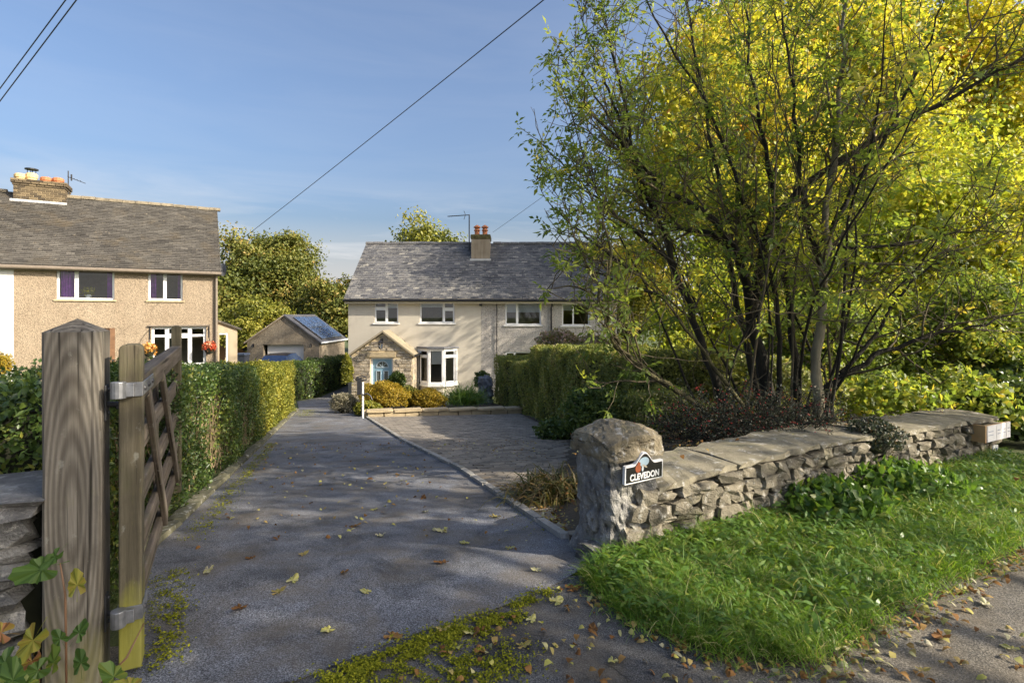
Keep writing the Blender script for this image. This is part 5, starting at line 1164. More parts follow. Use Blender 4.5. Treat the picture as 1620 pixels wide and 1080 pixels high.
tree('oak_tree', 'tree behind the tan house, left of the big rounded tree', (-26.2, 47, -2.4), (-26.2, 47, 1.4), (3.4, 2.6, 3.4), 80, 13000, .32, .22, M['oakleaf'], 15, .3, 'bark_dark', hollow=.35)
tree('ash_tree', 'yellow-green treetop rising above the slate ridge', (-6.7, 47, -2.4), (-6.9, 47, 5.3), (3.6, 3, 4.0), 80, 13000, .34, .2, M['golden'], 16, .3, hollow=.4)
tree('oak_tree', 'background tree showing past the right end of the slate roof', (9.0, 42, -2.4), (9.0, 42, 2.2), (4.6, 3, 4.2), 110, 20000, .3, .2, M['golden'], 18, .3, 'bark_dark', hollow=.35)
tree('oak_tree', 'distant tree line mass left of the white outbuilding', (-13.0, 58, -2.4), (-13, 58, 1.5), (5, 3, 3.4), 80, 12000, .4, .28, M['oakleaf'], 17, .3, 'bark_dark', hollow=.35)
# autumn-yellow trees filling the right
tree('maple_tree', 'yellow autumn maple behind the multi-stemmed elder', (6.3, 15.6, -1.37), (6.2, 15.6, 4.6), (3.0, 2.3, 5.6), 260, 60000, .125, .11, M['maple'], 21, .2, hollow=.40, clump=.24)
tree('maple_tree', 'tall golden maple in the middle of the right-hand trees', (14.2, 25, -2.4), (14.2, 25, 7.6), (5.2, 3.6, 9.4), 340, 84000, .20, .18, M['maple'], 22, .25, hollow=.40, clump=.24)
tree('maple_tree', 'bright yellow maple at the right edge of the picture', (23.5, 29, -2.4), (23.2, 29, 8.6), (7.0, 4.2, 11), 380, 90000, .25, .22, M['maple'], 23, .28, hollow=.40, clump=.22)
tree('maple_tree', 'low spreading yellow-green maple just beyond the stone wall', (9.2, 11.2, -.8), (9.2, 11.2, 2.0), (2.8, 1.6, 3.0), 190, 48000, .105, .09, M['lime'], 24, .1, hollow=.40, clump=.26)
tree('hazel_bush', 'yellow-green bush behind the low branches of the elder', (4.2, 11.2, -.85), (4.2, 11.2, .5), (1.7, 1.1, 1.6), 110, 24000, .085, .07, M['lime'], 26, .06, hollow=.4, clump=.28, cat='bush')
tree('hazel_bush', 'bushy growth between the pale stem and the low maple', (6.9, 12.4, -1.0), (6.9, 12.4, .8), (1.8, 1.2, 2.0), 110, 26000, .09, .075, M['lime'], 27, .06, hollow=.4, clump=.28, cat='bush')
tree('hazel_bush', 'leafy bush at the right edge above the wall end', (12.6, 13.0, -1.0), (12.6, 13.0, 1.6), (2.2, 1.4, 2.8), 120, 30000, .10, .085, M['lime'], 28, .07, hollow=.4, clump=.28, cat='bush')
tree('hazel_bush', 'yellow-green bush filling the gap behind the low maple', (9.6, 15.0, -1.3), (9.6, 15.0, 1.2), (2.6, 1.3, 2.6), 130, 30000, .10, .085, M['lime'], 29, .06, hollow=.4, clump=.28, cat='bush')
tree('hazel_bush', 'yellow-green bush low behind the pale stem', (5.6, 9.6, -.6), (5.6, 9.6, .55), (1.5, .9, 1.3), 90, 20000, .08, .065, M['elder'], 33, .05, hollow=.4, clump=.28, cat='bush')
tree('hazel_bush', 'yellow-green bush low above the far wall end', (8.2, 9.3, -.6), (8.2, 9.3, .7), (1.5, .9, 1.5), 90, 20000, .08, .065, M['elder'], 34, .05, hollow=.4, clump=.28, cat='bush')
tree('yew_tree', 'dark evergreen at the far right edge behind the maples', (36, 37, -2.4), (35.2, 37, 9.5), (4.4, 3, 10), 120, 22000, .36, .2, M['dark_ivy'], 25, .3, 'bark_dark', hollow=.4)
# roadside trees just outside the picture to the right; they shade the entrance
tree('roadside_tree', 'roadside tree right of the camera shading the entrance', (8.6, -.6, 0), (8.4, -.6, 6.0), (3.2, 3.0, 2.7), 34, 3600, .2, .17, M['maple'], 31, .22, hollow=.5, clump=.22, group='roadside trees')
tree('roadside_tree', 'roadside tree nearest the far end of the stone wall', (10.4, 3.3, 0), (10.0, 3.4, 7.0), (3.0, 2.5, 2.5), 30, 3000, .2, .17, M['maple'], 32, .22, hollow=.5, clump=.22, group='roadside trees')

# the big multi-stemmed elder, limbs read from the photograph
def elder():
    r = np.random.default_rng(5); root = empty('elder_tree', P(1225, 655, 6.3), 0, 'large multi-stemmed elder with dark mossy limbs spreading over the stone wall', 'tree'); O = np.array(root.location)
    S = {'dark': [
        ([(1228,668,6.3),(1205,585,6.3),(1192,500,6.3),(1172,410,6.2),(1142,350,6.1),(1085,318,6.0),(1010,262,5.9),(975,215,5.8),(935,180,5.7)], .085, .012),
        ([(1192,500,6.3),(1205,410,6.4),(1218,350,6.5),(1262,296,6.5),(1325,258,6.5),(1382,222,6.5),(1450,182,6.4),(1535,132,6.3),(1640,85,6.2)], .075, .014),
        ([(1172,410,6.2),(1135,372,6.2),(1090,362,6.1),(1040,372,6.0),(990,360,5.9),(945,340,5.8),(900,330,5.7)], .04, .006),
        ([(1150,660,6.1),(1128,590,6.1),(1095,500,6.2),(1070,420,6.2),(1030,330,6.2),(1000,240,6.2),(975,120,6.2),(955,20,6.2)], .055, .008),
        ([(1262,640,6.5),(1255,520,6.6),(1240,420,6.7),(1225,310,6.8),(1200,190,6.9),(1185,70,7.0),(1175,-60,7.0)], .05, .01),
        ([(1215,660,6.5),(1180,560,6.8),(1160,450,7),(1150,330,7.1),(1120,200,7.2),(1095,60,7.2),(1080,-60,7.2)], .05, .01),
        ([(1258,668,6.4),(1310,610,6.4),(1380,566,6.3),(1450,535,6.2),(1530,522,6.1),(1620,495,6.0)], .05, .008),
        ([(1300,380,6.6),(1350,395,6.5),(1420,388,6.4),(1500,370,6.3),(1590,365,6.2)], .028, .005),
        ([(1330,590,6.4),(1380,540,6.5),(1410,480,6.5),(1470,420,6.5),(1550,380,6.5)], .03, .006),
        ([(1070,420,6.2),(1000,362,6.0),(935,305,5.9),(885,255,5.8),(852,222,5.7)], .026, .005),
        ([(1030,330,6.2),(982,225,6.0),(935,140,5.9),(900,80,5.8)], .026, .005),
        ([(1000,240,6.2),(962,140,6.2),(930,60,6.2),(915,10,6.2)], .024, .005),
        ([(1000,430,5.6),(950,392,5.5),(900,352,5.4),(862,312,5.3)], .022, .004),
        ([(1050,470,5.7),(990,452,5.6),(935,428,5.5),(892,405,5.4)], .022, .004)],
      'grey': [
        ([(1292,668,5.9),(1296,570,5.9),(1300,470,5.9),(1304,390,6.0),(1318,300,6.0),(1325,190,6.0),(1338,60,6.0),(1345,-60,6.0)], .062, .014),
        ([(1304,440,6.0),(1275,350,6.0),(1262,260,6.1),(1255,150,6.1),(1240,40,6.1),(1230,-50,6.1)], .034, .008, 'dark'),
        ([(1308,380,6.0),(1345,300,6.0),(1395,230,6.0),(1450,120,6.0),(1490,10,6.0)], .034, .008, 'dark'),
        ([(1118,655,5.6),(1070,618,5.5),(1022,588,5.4),(985,560,5.3),(962,528,5.2),(952,480,5.2),(935,430,5.2),(912,385,5.2)], .034, .010, 'moss'),
        ([(985,562,5.3),(962,505,5.3),(945,470,5.3),(922,455,5.3),(900,452,5.3)], .026, .008, 'moss'),
        ([(965,530,5.2),(958,460,5.2),(968,400,5.2),(955,345,5.2),(935,310,5.2),(900,285,5.2)], .024, .006, 'moss'),
        ([(1180,650,6.0),(1100,540,5.8),(1050,470,5.7),(1000,430,5.6),(960,405,5.5),(915,380,5.4)], .028, .006, 'moss'),
        ([(1230,640,6.2),(1235,520,6.1),(1222,430,6.1),(1170,300,6.0),(1130,180,6.0),(1050,60,6.0),(1010,-40,6.0)], .034, .008, 'dark')]}
    mains = []; brs = {'dark': [], 'grey': [], 'twig': [], 'moss': []}
    for kind, lst in S.items():
        for pts, r0, r1, *kd in lst:
            p = np.array([P(*q) for q in pts]); d = np.r_[0, np.cumsum(np.linalg.norm(np.diff(p, axis=0), axis=1))]; t = np.linspace(0, d[-1], 22)
            c = np.stack([np.interp(t, d, p[:, i]) for i in range(3)], 1)
            for _ in range(2): c[1:-1] = (c[:-2] + 2*c[1:-1] + c[2:]) / 4
            c[1:-1] += r.normal(size=(20, 3)) * min(.02, r0*.4); rad = r0 + (r1 - r0) * np.linspace(0, 1, 22) ** .8; brs[kd[0] if kd else kind].append((c - O, rad)); mains.append((c, rad))
    ctr = np.array(P(1215, 420, 6.3)); thin = []
    for i in range(20):
        b = np.array(P(r.uniform(1120, 1330), 672, r.uniform(5.7, 7.0))); lean = np.clip(r.normal(0, .3), -.5, .5); Hh = r.uniform(2.4, 5.2); d = nrm(np.array([lean, r.normal(0, .2), 1.0])); pts = [b]
        for k in range(21): d = nrm(d + r.normal(size=3) * .07 + np.array([lean * .02, 0, .01])); pts.append(pts[-1] + d * Hh / 21)
        c = np.array(pts); r0 = r.uniform(.010, .022); rad = np.linspace(r0, .004, 22); brs['dark' if r.random() < .6 else 'twig'].append((c - O, rad)); thin.append((c, rad))
    def shoot(a, dirv, L, r0, n, wig, up):
        pts = [a]; d = dirv.copy()
        for i in range(n):
            d = nrm(d + r.normal(size=3) * wig + np.array([0, 0, up])); pts.append(pts[-1] + d * L / n)
        return np.array(pts), np.linspace(r0, max(.0025, r0*.3), n + 1)
    def okay(pts):
        q = pts[-1]; px = 810 + F * q[0] / q[1]; py = HY - F * (q[2] - H) / q[1]; return px > float(np.interp(py, [-50, 60, 120, 330, 400, 470, 560, 650], [920, 890, 835, 845, 865, 890, 900, 960]))
    sec = []
    for c, rad in mains + thin:
        ln = np.linalg.norm(np.diff(c, axis=0), axis=1).sum()
        for k in range(int(ln * (4.3 if rad[0] > .0225 else 1.6))):
            j = int(r.uniform(.22, 1) * 21); tn = nrm(c[min(j+1, 21)] - c[max(j-1, 0)]); out = nrm(c[j] - ctr + r.normal(size=3) * .8)
            d = nrm(tn * .7 + out * .5 + r.normal(size=3) * .5 + [0, 0, .35]); sh = shoot(c[j], d, r.uniform(.55, 1.4) * (.6 if c[j][0] < 1.2 else 1), min(rad[j]*.55, .016), 7, .16, .05)
            if not okay(sh[0]): continue
            sec.append(sh); brs['twig'].append((sh[0] - O, sh[1]))
        sh = shoot(c[-1], nrm(c[-1] - c[-3]), .25, rad[-1], 4, .15, .0); sec.append(sh); brs['twig'].append((sh[0] - O, sh[1]))
    B, A, Nn, Sz, Cv = [], [], [], [], []
    tert = []
    for c, rad in sec:
        for k in range(5):
            j = r.integers(1, len(c)); tn = nrm(c[j] - c[j-1]); d = nrm(tn * .5 + r.normal(size=3) * .8 + [0, 0, .2]); sh = shoot(c[j], d, r.uniform(.25, .7), .0055, 4, .2, .02)
            if not okay(sh[0]): continue
            tert.append(sh); brs['twig'].append((sh[0] - O, sh[1]))
    for c, rad in sec + tert:
        cv = np.clip(r.normal(.45, .22), 0, 1); k = 3 if r.random() < .52 else 0
        for q in range(k):
            j = len(c) - 1 if q == 0 else r.integers(1, len(c)); tn = nrm(c[j] - c[j-1])
            if c[j][2] < .75 and r.random() < .3: continue
            for sgn in ((1,) if q == 0 else (1, -1)):
                sd = nrm(np.cross(tn, r.normal(size=3))) * sgn; ax = nrm(tn * .6 + sd * .9 + [0, 0, -.15]); B.append(c[j]); A.append(ax); Sz.append(r.uniform(.068, .128)); Cv.append(np.clip(cv + r.normal(0, .12), 0, 1)); Nn.append(nrm(np.array([0, 0, 1.0]) + r.normal(size=3) * .55))
    B, A, Nn, Sz, Cv = map(np.array, (B, A, Nn, Sz, Cv)); side = nrm(np.cross(A, Nn)); nn = nrm(np.cross(side, A))
    LB, LA_, LL, LC, LN_ = [], [], [], [], []
    for f, s, w_ in ((1.0, 0, 1.0), (.55, 1, .85), (.55, -1, .85), (.22, 1, .7), (.22, -1, .7)):
        LB.append(B + A * (Sz * f)[:, None]); LA_.append(nrm(A * (.55 if s else 1) + side * s * .9 - nn * .12 + r.normal(size=B.shape) * .12)); LL.append(Sz * .78 * w_ * r.uniform(.8, 1.2, len(B))); LC.append(Cv + r.normal(0, .06, len(B))); LN_.append(nn + r.normal(size=B.shape) * .2)
    LL = np.concatenate(LL)
    leaves('foliage', np.concatenate(LB) - O, np.concatenate(LA_), np.concatenate(LN_), LL, LL * .44, np.clip(np.concatenate(LC), 0, 1), M['elder'], root, fold=.12, curl=.12)
    tubes_np('dark_limbs', brs['dark'], M['bark_dark'], root, 8); tubes_np('pale_stems', brs['grey'], M['bark_grey'], root, 8); tubes_np('twigs', brs['twig'], M['twig'], root, 4); tubes_np('mossy_limbs', brs['moss'], M['bark_moss'], root, 8)
    print('elder leaflets', len(LL), 'twigs', len(brs['twig']))
elder()

# ------------------------------------------------------------------ shrubs and plants
def bush_at(px, py, Y, rx, rz, *a, ry=None, **k):
    c = P(px, py, Y); return c, (rx, ry or rx * .8, rz)
for (nm, lab, px, py, Y, rx, rz, n, L, W, mt) in (
    ('golden_shrub', 'clipped golden shrub in front of the blue door', 608, 628, 15.2, .72, .42, 9000, .05, .035, 'yellowbush'),
    ('golden_shrub', 'rounded yellow shrub right of the clipped golden one', 678, 633, 15.6, .52, .32, 5000, .05, .035, 'yellowbush'),
    ('ground_cover', 'pale yellow-green ground cover at the corner of the low wall', 582, 648, 14.3, .36, .2, 2200, .06, .05, 'golden'),
    ('tan_shrub', 'loose tan shrub between the two golden shrubs', 645, 630, 15.9, .42, .36, 3000, .05, .03, 'golden'),
    ('lavender_bush', 'pale dried lavender spilling onto the drive beside the low wall', 545, 641, 15.3, .38, .3, 3000, .10, .018, 'lavender'),
    ('green_shrub', 'green shrub against the pebbledash by the clipped hedge', 764, 604, 18.6, .3, .35, 2400, .07, .045, 'privet'),
    ('doorside_plant', 'glossy dark green plant beside the porch door', 629, 604, 22.0, .28, .32, 700, .18, .08, 'privet'),
    ('climbing_shrub', 'yellow-green climber at the left corner of the stone porch', 549, 590, 23.2, .22, .75, 2600, .09, .06, 'golden'),
    ('yellow_shrub', 'small yellow shrub by the white wall at the left edge', 2, 580, 12, .22, .28, 1500, .05, .03, 'yellowbush'),
    ('flowering_shrub', 'pale pink flowering shrub showing above the clipped hedge', 885, 543, 17.5, .7, .42, 2600, .10, .07, 'pinkbush'),
    ('flowering_shrub', 'dusky pink hydrangea top behind the hedge beside the downpipe', 938, 546, 17.0, .5, .28, 1500, .10, .08, 'pinkbush'),
    ('laurel_bush', 'dark glossy laurel bush at the foot of the clipped hedge', 948, 655, 6.7, .42, .34, 5200, .07, .03, 'dark_ivy'),
    ('laurel_bush', 'small ivy patch where hedge meets the paving', 880, 682, 9.2, .34, .2, 2200, .06, .045, 'dark_ivy'),
    ('ivy_bush', 'dark ivy mound at the right edge beyond the stone wall', 1608, 648, 8.6, .95, .75, 9000, .10, .075, 'dark_ivy'),
    ('ivy_bush', 'leafy green bush right behind the far coping slabs', 1520, 640, 8.2, .75, .5, 1300, .10, .08, 'elder'),
    ('ivy_bush', 'yellow-green bush behind the wall between the pale stem and the far coping', 1400, 640, 8.0, .75, .45, 1300, .10, .08, 'elder'),
    ('ivy_bush', 'shady undergrowth behind the elder stems', 1180, 620, 8.2, 1.3, .55, 9000, .08, .06, 'hedge_right'),
    ('ivy_bush', 'twiggy undergrowth between the pillar and the leaning pale limb', 1055, 655, 6.3, .55, .3, 4200, .05, .025, 'hedge_right'),
    ('ivy_bush', 'ivy trailing over the middle of the stone coping', 1382, 692, 4.55, .22, .16, 1400, .035, .02, 'cotoneaster'),
    ('nettle_patch', 'broad-leaved green weeds under the middle of the stone wall', 1425, 758, 4.35, .44, .10, 900, .07, .045, 'weed'),
    ('nettle_patch', 'green dock leaves growing against the foot of the wall', 1315, 790, 3.9, .40, .09, 700, .075, .045, 'weed')):
    c, rad = bush_at(px, py, Y, rx, rz); put_bush(nm, lab, 'plant' if nm in ('doorside_plant', 'nettle_patch', 'ground_cover') else 'bush', c, rad, n, L, W, M[mt], abs(hash(lab)) % 1 + int(px) + 7, core=nm not in ('nettle_patch', 'flowering_shrub') and mt != 'elder')
# berried cotoneaster with arching twigs over the wall
def cotoneaster():
    root = empty('cotoneaster', P(1190, 690, 4.9), 0, 'dark cotoneaster with red berries sprawling over the wall coping', 'bush'); O = np.array(root.location); r = np.random.default_rng(12); br = []; B, A = [], []; BR = []
    for i in range(420):
        b = np.array(P(r.uniform(1060, 1310), r.uniform(665, 700), r.uniform(4.6, 5.6))); d = nrm(np.array([r.normal(0, .8), r.normal(-.2, .5), .75])); pts = [b]
        for k in range(6): d = nrm(d + r.normal(size=3) * .25 + [0, 0, -.12]); pts.append(pts[-1] + d * r.uniform(.05, .10))
        pts = np.array(pts); br.append((pts - O, np.linspace(.005, .0015, 7)))
        for k in range(26): j = r.integers(1, 7); B.append(pts[j] + r.normal(size=3) * .015); A.append(nrm(r.normal(size=3)))
        for k in range(r.integers(0, 4)): BR.append(pts[r.integers(2, 7)] + r.normal(size=3) * .012)
    B, A = np.array(B), np.array(A); n = len(B); leaves('foliage', B - O, A, nrm(r.normal(size=(n, 3)) + [0, 0, .5]), r.uniform(.015, .032, n), r.uniform(.009, .016, n), r.random(n), M['cotoneaster'], root)
    tubes_np('twigs', br, M['bark_dark'], root, 4)
    oc = np.array([(1,0,0),(-1,0,0),(0,1,0),(0,-1,0),(0,0,1),(0,0,-1)], float); of = np.array([(0,2,4),(2,1,4),(1,3,4),(3,0,4),(2,0,5),(1,2,5),(3,1,5),(0,3,5)]); BR = np.array(BR) - O
    V = (BR[:, None] + oc[None] * .0075).reshape(-1, 3); Fq = (np.arange(len(BR))[:, None, None] * 6 + of[None]).reshape(-1, 3); tag(link('berries', npmesh('berries', V, Fq, M['berry'], smooth=True), root), kind='stuff')
cotoneaster()
def blades(name, B, D, Ln, Wd, r, mat, parent=None, droop=.5, nseg=3):
    """arching blades: base, direction, length"""
    n = len(B); D = nrm(D); side = nrm(np.cross(D, np.array([0, 0, 1.0]) + np.random.default_rng(1).normal(size=(n, 3)) * .3)); V = []
    hz = D * np.array([1, 1, 0]); pos = B.copy(); d = D.copy()
    for k in range(nseg):
        wk = Wd * (1 - k / nseg) ** .7; V += [pos - side * wk[:, None] / 2, pos + side * wk[:, None] / 2]; pos = pos + d * (Ln / nseg)[:, None]; d = nrm(d + np.array([0, 0, -droop]) * (k + 1) / nseg + hz * .25)
    V.append(pos); V = np.stack(V, 1); K = V.shape[1]; f = []
    for k in range(nseg - 1): f += [(2*k, 2*k+1, 2*k+3), (2*k, 2*k+3, 2*k+2)]
    f.append((2*nseg-2, 2*nseg-1, 2*nseg)); f = np.array(f); Fq = (np.arange(n)[:, None, None] * K + f[None]).reshape(-1, 3)
    return link(name, npmesh(name, V.reshape(-1, 3), Fq, mat, np.repeat(r, len(f))), parent)
def clump(name, label, c, n, Ln, Wd, mat, seed, spread=.1, droop=.9, cat='plant', up=1.1):
    r = np.random.default_rng(seed); root = empty(name, c, 0, label, cat); B = r.normal(size=(n, 3)) * [spread, spread, .01]; D = nrm(np.c_[r.normal(size=(n, 2)), np.abs(r.normal(up, .4, n))])
    blades('leaf_blades', B, D, Ln * r.uniform(.6, 1.2, n), Wd * r.uniform(.7, 1.2, n), r.random(n), mat, root, droop, 5); return root
clump('daylily_clump', 'browning strap-leaved clump in the bed beside the stone pillar', (.36, 4.75, -.16), 760, .46, .020, M['brownblade'], 3, .13, 1.5)
clump('grass_clump', 'green ornamental grass mound behind the low garden wall', (P(735, 630, 15.9)[0], 15.9, -1.15), 1500, .75, .022, M['weed'], 4, .22, .55)
def along(pl, n, r, sp):
    pl = np.asarray(pl, float); d = np.r_[0, np.cumsum(np.linalg.norm(np.diff(pl, axis=0), axis=1))]; t = r.random(n) * d[-1]; return np.stack([np.interp(t, d, pl[:, 0]), np.interp(t, d, pl[:, 1])], 1) + r.normal(size=(n, 2)) * sp
# grass verge
def zone(n, r, lo, hi, bias=1.0):
    lo = np.array(lo); hi = np.array(hi); t = r.random(n); u = r.random(n) ** bias; g = np.linspace(0, 1, len(lo)); g2 = np.linspace(0, 1, len(hi))
    a = np.stack([np.interp(t, g, lo[:, 0]), np.interp(t, g, lo[:, 1])], 1); b = np.stack([np.interp(t, g2, hi[:, 0]), np.interp(t, g2, hi[:, 1])], 1); return a * (1 - u[:, None]) + b * u[:, None]
VLO = [(.40, 2.95), (.56, 2.52), (.857, 2.29), (1.24, 2.21), (1.76, 2.56), (2.5, 2.98), (3.24, 3.42), (5.0, 4.6)]; VHI = [(.62, 3.18), (.9, 3.33), (1.3, 3.54), (1.9, 3.87), (2.7, 4.30), (3.6, 4.80), (4.4, 5.2), (5.0, 5.5)]
r = np.random.default_rng(77); n = 74000; xy = zone(n, r, VLO, VHI); xy = xy + r.normal(size=xy.shape) * .022
tf = np.sin(xy[:, 0]*9 + 3*np.sin(xy[:, 1]*5)) * np.sin(xy[:, 1]*11 + 2*np.sin(xy[:, 0]*6)); keep = r.random(n) < .72 + .28 * tf; xy = xy[keep]; tf = tf[keep]; n = len(xy)
th = 2.5*np.sin(xy[:, 0]*3.1) + 2.2*np.cos(xy[:, 1]*4.3) + r.normal(0, 1.5, n); D = np.c_[np.cos(th)*.5, np.sin(th)*.5, r.uniform(.5, 1.2, n)]
Ln = (.066 + .045 * tf + .085 * r.random(n) ** 2) * np.where(r.random(n) < .1, 1.6, 1)
ex_ = along(VLO, 3600, r, .05); xy = np.concatenate([xy, ex_]); m_ = len(ex_); th2 = r.uniform(0, 6.28, m_); D = np.concatenate([D, np.c_[np.cos(th2)*.7, np.sin(th2)*.7, r.uniform(.3, 1, m_)]]); Ln = np.concatenate([Ln, r.uniform(.04, .14, m_)]); tf = np.concatenate([tf, r.normal(0, .6, m_)]); n = len(xy)
gv = blades('verge_grass', np.c_[xy, np.full(n, .015)], D, Ln, r.uniform(.0022, .005, n), np.clip(r.normal(.45 + .12*tf, .22, n) + (r.random(n) < .09) * .5, 0, 1), M['grass'], None, .75)
tag(gv, 'lush green grass covering the verge in front of the stone wall', 'grass', kind='stuff')
n = 10000; xy = zone(n, r, VLO, VHI, .8); th = r.uniform(0, 6.28, n); D = np.c_[np.cos(th), np.sin(th), r.uniform(.2, .9, n)]
wv_ = leaves('verge_weeds', np.c_[xy, r.uniform(.02, .10, n)], D, np.c_[np.zeros((n, 2)), np.ones(n)] + r.normal(size=(n, 3)) * .3, r.uniform(.03, .075, n), r.uniform(.010, .026, n), np.clip(r.normal(.5, .25, n), 0, 1), M['weed'], None, .15, .25, True); tag(wv_, 'broad-leaved weeds mixed through the verge grass', 'weeds', kind='stuff')
# ------------------------------------------------------------------ moss, leaf litter, fallen leaves
r = np.random.default_rng(8)
APL = [(-.85, 2.10), (-.48, 2.40), (-.03, 2.64)]
mp_ = [along(APL, 9000, r, .045) + [.06, -.06], along([(-.5, 2.1), (.0, 2.25)], 5200, r, .09), along([(-1.44, 2.2), (-1.66, 2.62), (-1.9, 3.0)], 2600, r, .045), along([(.0, 2.64), (.2, 2.8)], 900, r, .03), along([(-2.2, 3.6), (-3.9, 8.6)], 5000, r, .05) + [.06, 0], along([(-5.6, 14.0), (-6.4, 16.5)], 3000, r, .14) + [.15, 0], along([(.28, 3.9), (.2, 5.2)], 1400, r, .12)]
p = np.concatenate(mp_); nz = np.sin(p[:, 0]*31 + 2*np.sin(p[:, 1]*23)) * np.sin(p[:, 1]*37 + 1.5*np.sin(p[:, 0]*19)); p = p[nz + r.normal(0, .35, len(p)) > -.1]; n = len(p)
mo = leaves('moss', np.c_[p, tza(p[:, 1]) + .012 + r.uniform(0, .006, n)], np.c_[r.normal(size=(n, 2)), r.uniform(.1, .8, n)], np.c_[r.normal(size=(n, 2)) * .4, np.ones(n)], r.uniform(.006, .016, n), r.uniform(.006, .012, n), r.random(n), M['moss']); tag(mo, 'yellow-green moss along the edge of the tarmac', 'moss', kind='stuff')
lit = [along([(.42, 2.9), (.6, 2.45), (.9, 2.22), (1.25, 2.12), (1.8, 2.48), (3.2, 3.3), (5, 4.5)], 620, r, .055), zone(260, r, [(-2.0, 3.4), (-3.9, 8.6)], [(.2, 3.4), (-1.7, 8.6)]), zone(420, r, [(-.2, 5.4), (.3, 3.8)], [(.4, 5.4), (.5, 3.8)]), zone(260, r, [(-.6, 2.0), (.3, 2.9)], [(1.0, 1.9), (3, 2.4)]), zone(320, r, [(.5, 4), (.7, 7)], [(1.5, 4.4), (2.2, 6.5)]), zone(200, r, [(-2.2, 9), (-.2, 7)], [(.4, 9), (.5, 7)]), along([(.7, 3.7), (4.8, 5.9)], 60, r, .08)]
p = np.concatenate(lit); n = len(p); zz = np.where(p[:, 0] > .45, np.maximum(zbed(p[:, 0], p[:, 1]) * (p[:, 1] > 3.6), .012), tza(p[:, 1]) + .016)
d = (p[:, 0] - W0.x) * WN.x + (p[:, 1] - W0.y) * WN.y; zz = np.where((d > -.03) & (d < .52) & (p[:, 0] > .6), .46, zz)
ll = leaves('leaf_litter', np.c_[p, zz + .004], np.c_[r.normal(size=(n, 2)), r.normal(0, .18, n)], np.c_[r.normal(size=(n, 2)) * .35, np.ones(n)], r.uniform(.02, .05, n), r.uniform(.012, .035, n), r.random(n), M['deadleaf'], None, .3, .3, True); tag(ll, 'scattered brown leaf litter along the verge, bed and drive', 'leaf litter', kind='stuff')
def lobed(name, mat, seed, rv, lobes=5):
    return palmate(name, mat, seed, rv)
def palmate(name, mat, seed, rv):
    q = random.Random(seed); bm = bmesh.new(); K = 31; mid = bm.verts.new((0, 0, .0)); ring = []; k1, k2, k3 = q.uniform(.1, .35), q.uniform(-.25, .25), q.uniform(0, 6)
    for i in range(K):
        a = -2.75 + 5.5 * i / (K - 1); rr = (.60 + .40 * max(0, math.cos(2.45 * a)) ** .8) * (1 - .13 * abs(a)) * q.uniform(.9, 1.06)
        x, y = rr * math.sin(a) * .8, rr * math.cos(a) * .8; ring.append(bm.verts.new((x, y, k1 * (x*x + y*y) + k2 * x * y + .06 * math.sin(7*a + k3))))
    for a, b in zip(ring, ring[1:]): bm.faces.new((mid, b, a))
    s1 = bm.verts.new((.012, -.75, .05)); s2 = bm.verts.new((-.012, -.75, .05)); bm.faces.new((mid, s1, s2))
    me = bpy.data.meshes.new(name); bm.to_mesh(me); bm.free(); me.materials.append(mat); at = me.attributes.new('r', 'FLOAT', 'FACE'); at.data.foreach_set('value', [min(1, max(0, rv + q.uniform(-.12, .12))) for _ in me.polygons]); return me
def lobed_old(name, mat, seed, rv, lobes=5):
    q = random.Random(seed); bm = bmesh.new(); c = bm.verts.new((0, 0, .04)); ring = []; K = lobes * 2 + 1
    for i in range(K):
        a = -2.5 + 5.0 * i / (K - 1); rr = (1.0 if i % 2 else .70) * q.uniform(.78, 1.15) * (1.0 - .25*abs(a)/2.5); ring.append(bm.verts.new((rr*math.sin(a)*.62, rr*math.cos(a)*.62, q.uniform(-.05, .30) * (1 if i % 2 else .4))))
    for a, b in zip(ring, ring[1:]): bm.faces.new((c, b, a))
    s1 = bm.verts.new((.015, -.8, .03)); s2 = bm.verts.new((-.015, -.8, .03)); bm.faces.new((c, s1, s2))
    me = bpy.data.meshes.new(name); bm.to_mesh(me); bm.free(); me.materials.append(mat); at = me.attributes.new('r', 'FLOAT', 'FACE'); at.data.foreach_set('value', [rv] * len(me.polygons)); return me
LM = [lobed('fallen_leaf', M['deadleaf'], i, v) for i, v in enumerate((.95, .8, .6, .3, .85, .1))]
q = random.Random(6); k = 0
spots = [(700, 843), (805, 870), (828, 1026), (1015, 990), (1083, 1027), (700, 893), (673, 812), (593, 808), (782, 820), (545, 908), (463, 922), (398, 886), (330, 905), (580, 940), (700, 1000), (760, 1035), (745, 1005), (938, 1000), (1062, 968), (880, 955), (440, 940), (620, 1010), (800, 740), (670, 790), (850, 905), (520, 1000), (1220, 985), (1440, 940), (1330, 1030), (1490, 1010), (1560, 960), (1600, 1030), (1460, 1065), (1180, 1060), (970, 1050), (380, 965), (600, 850), (735, 862), (480, 880), (560, 835), (840, 985), (905, 935)]
for px, py in spots:
    x, y = G(px, py); o = link('fallen_leaf', LM[k % 6]); o.location = (x, y, tz(x, y) + .016); sz = q.uniform(.045, .075) if py > 880 else q.uniform(.05, .08); o.scale = (sz,)*3; o.rotation_euler = (q.uniform(-.25, .25), q.uniform(-.25, .25), q.uniform(0, 6.28)); k += 1
    tag(o, 'lobed autumn leaf fallen flat on the tarmac', 'leaf', 'fallen leaves on the tarmac')
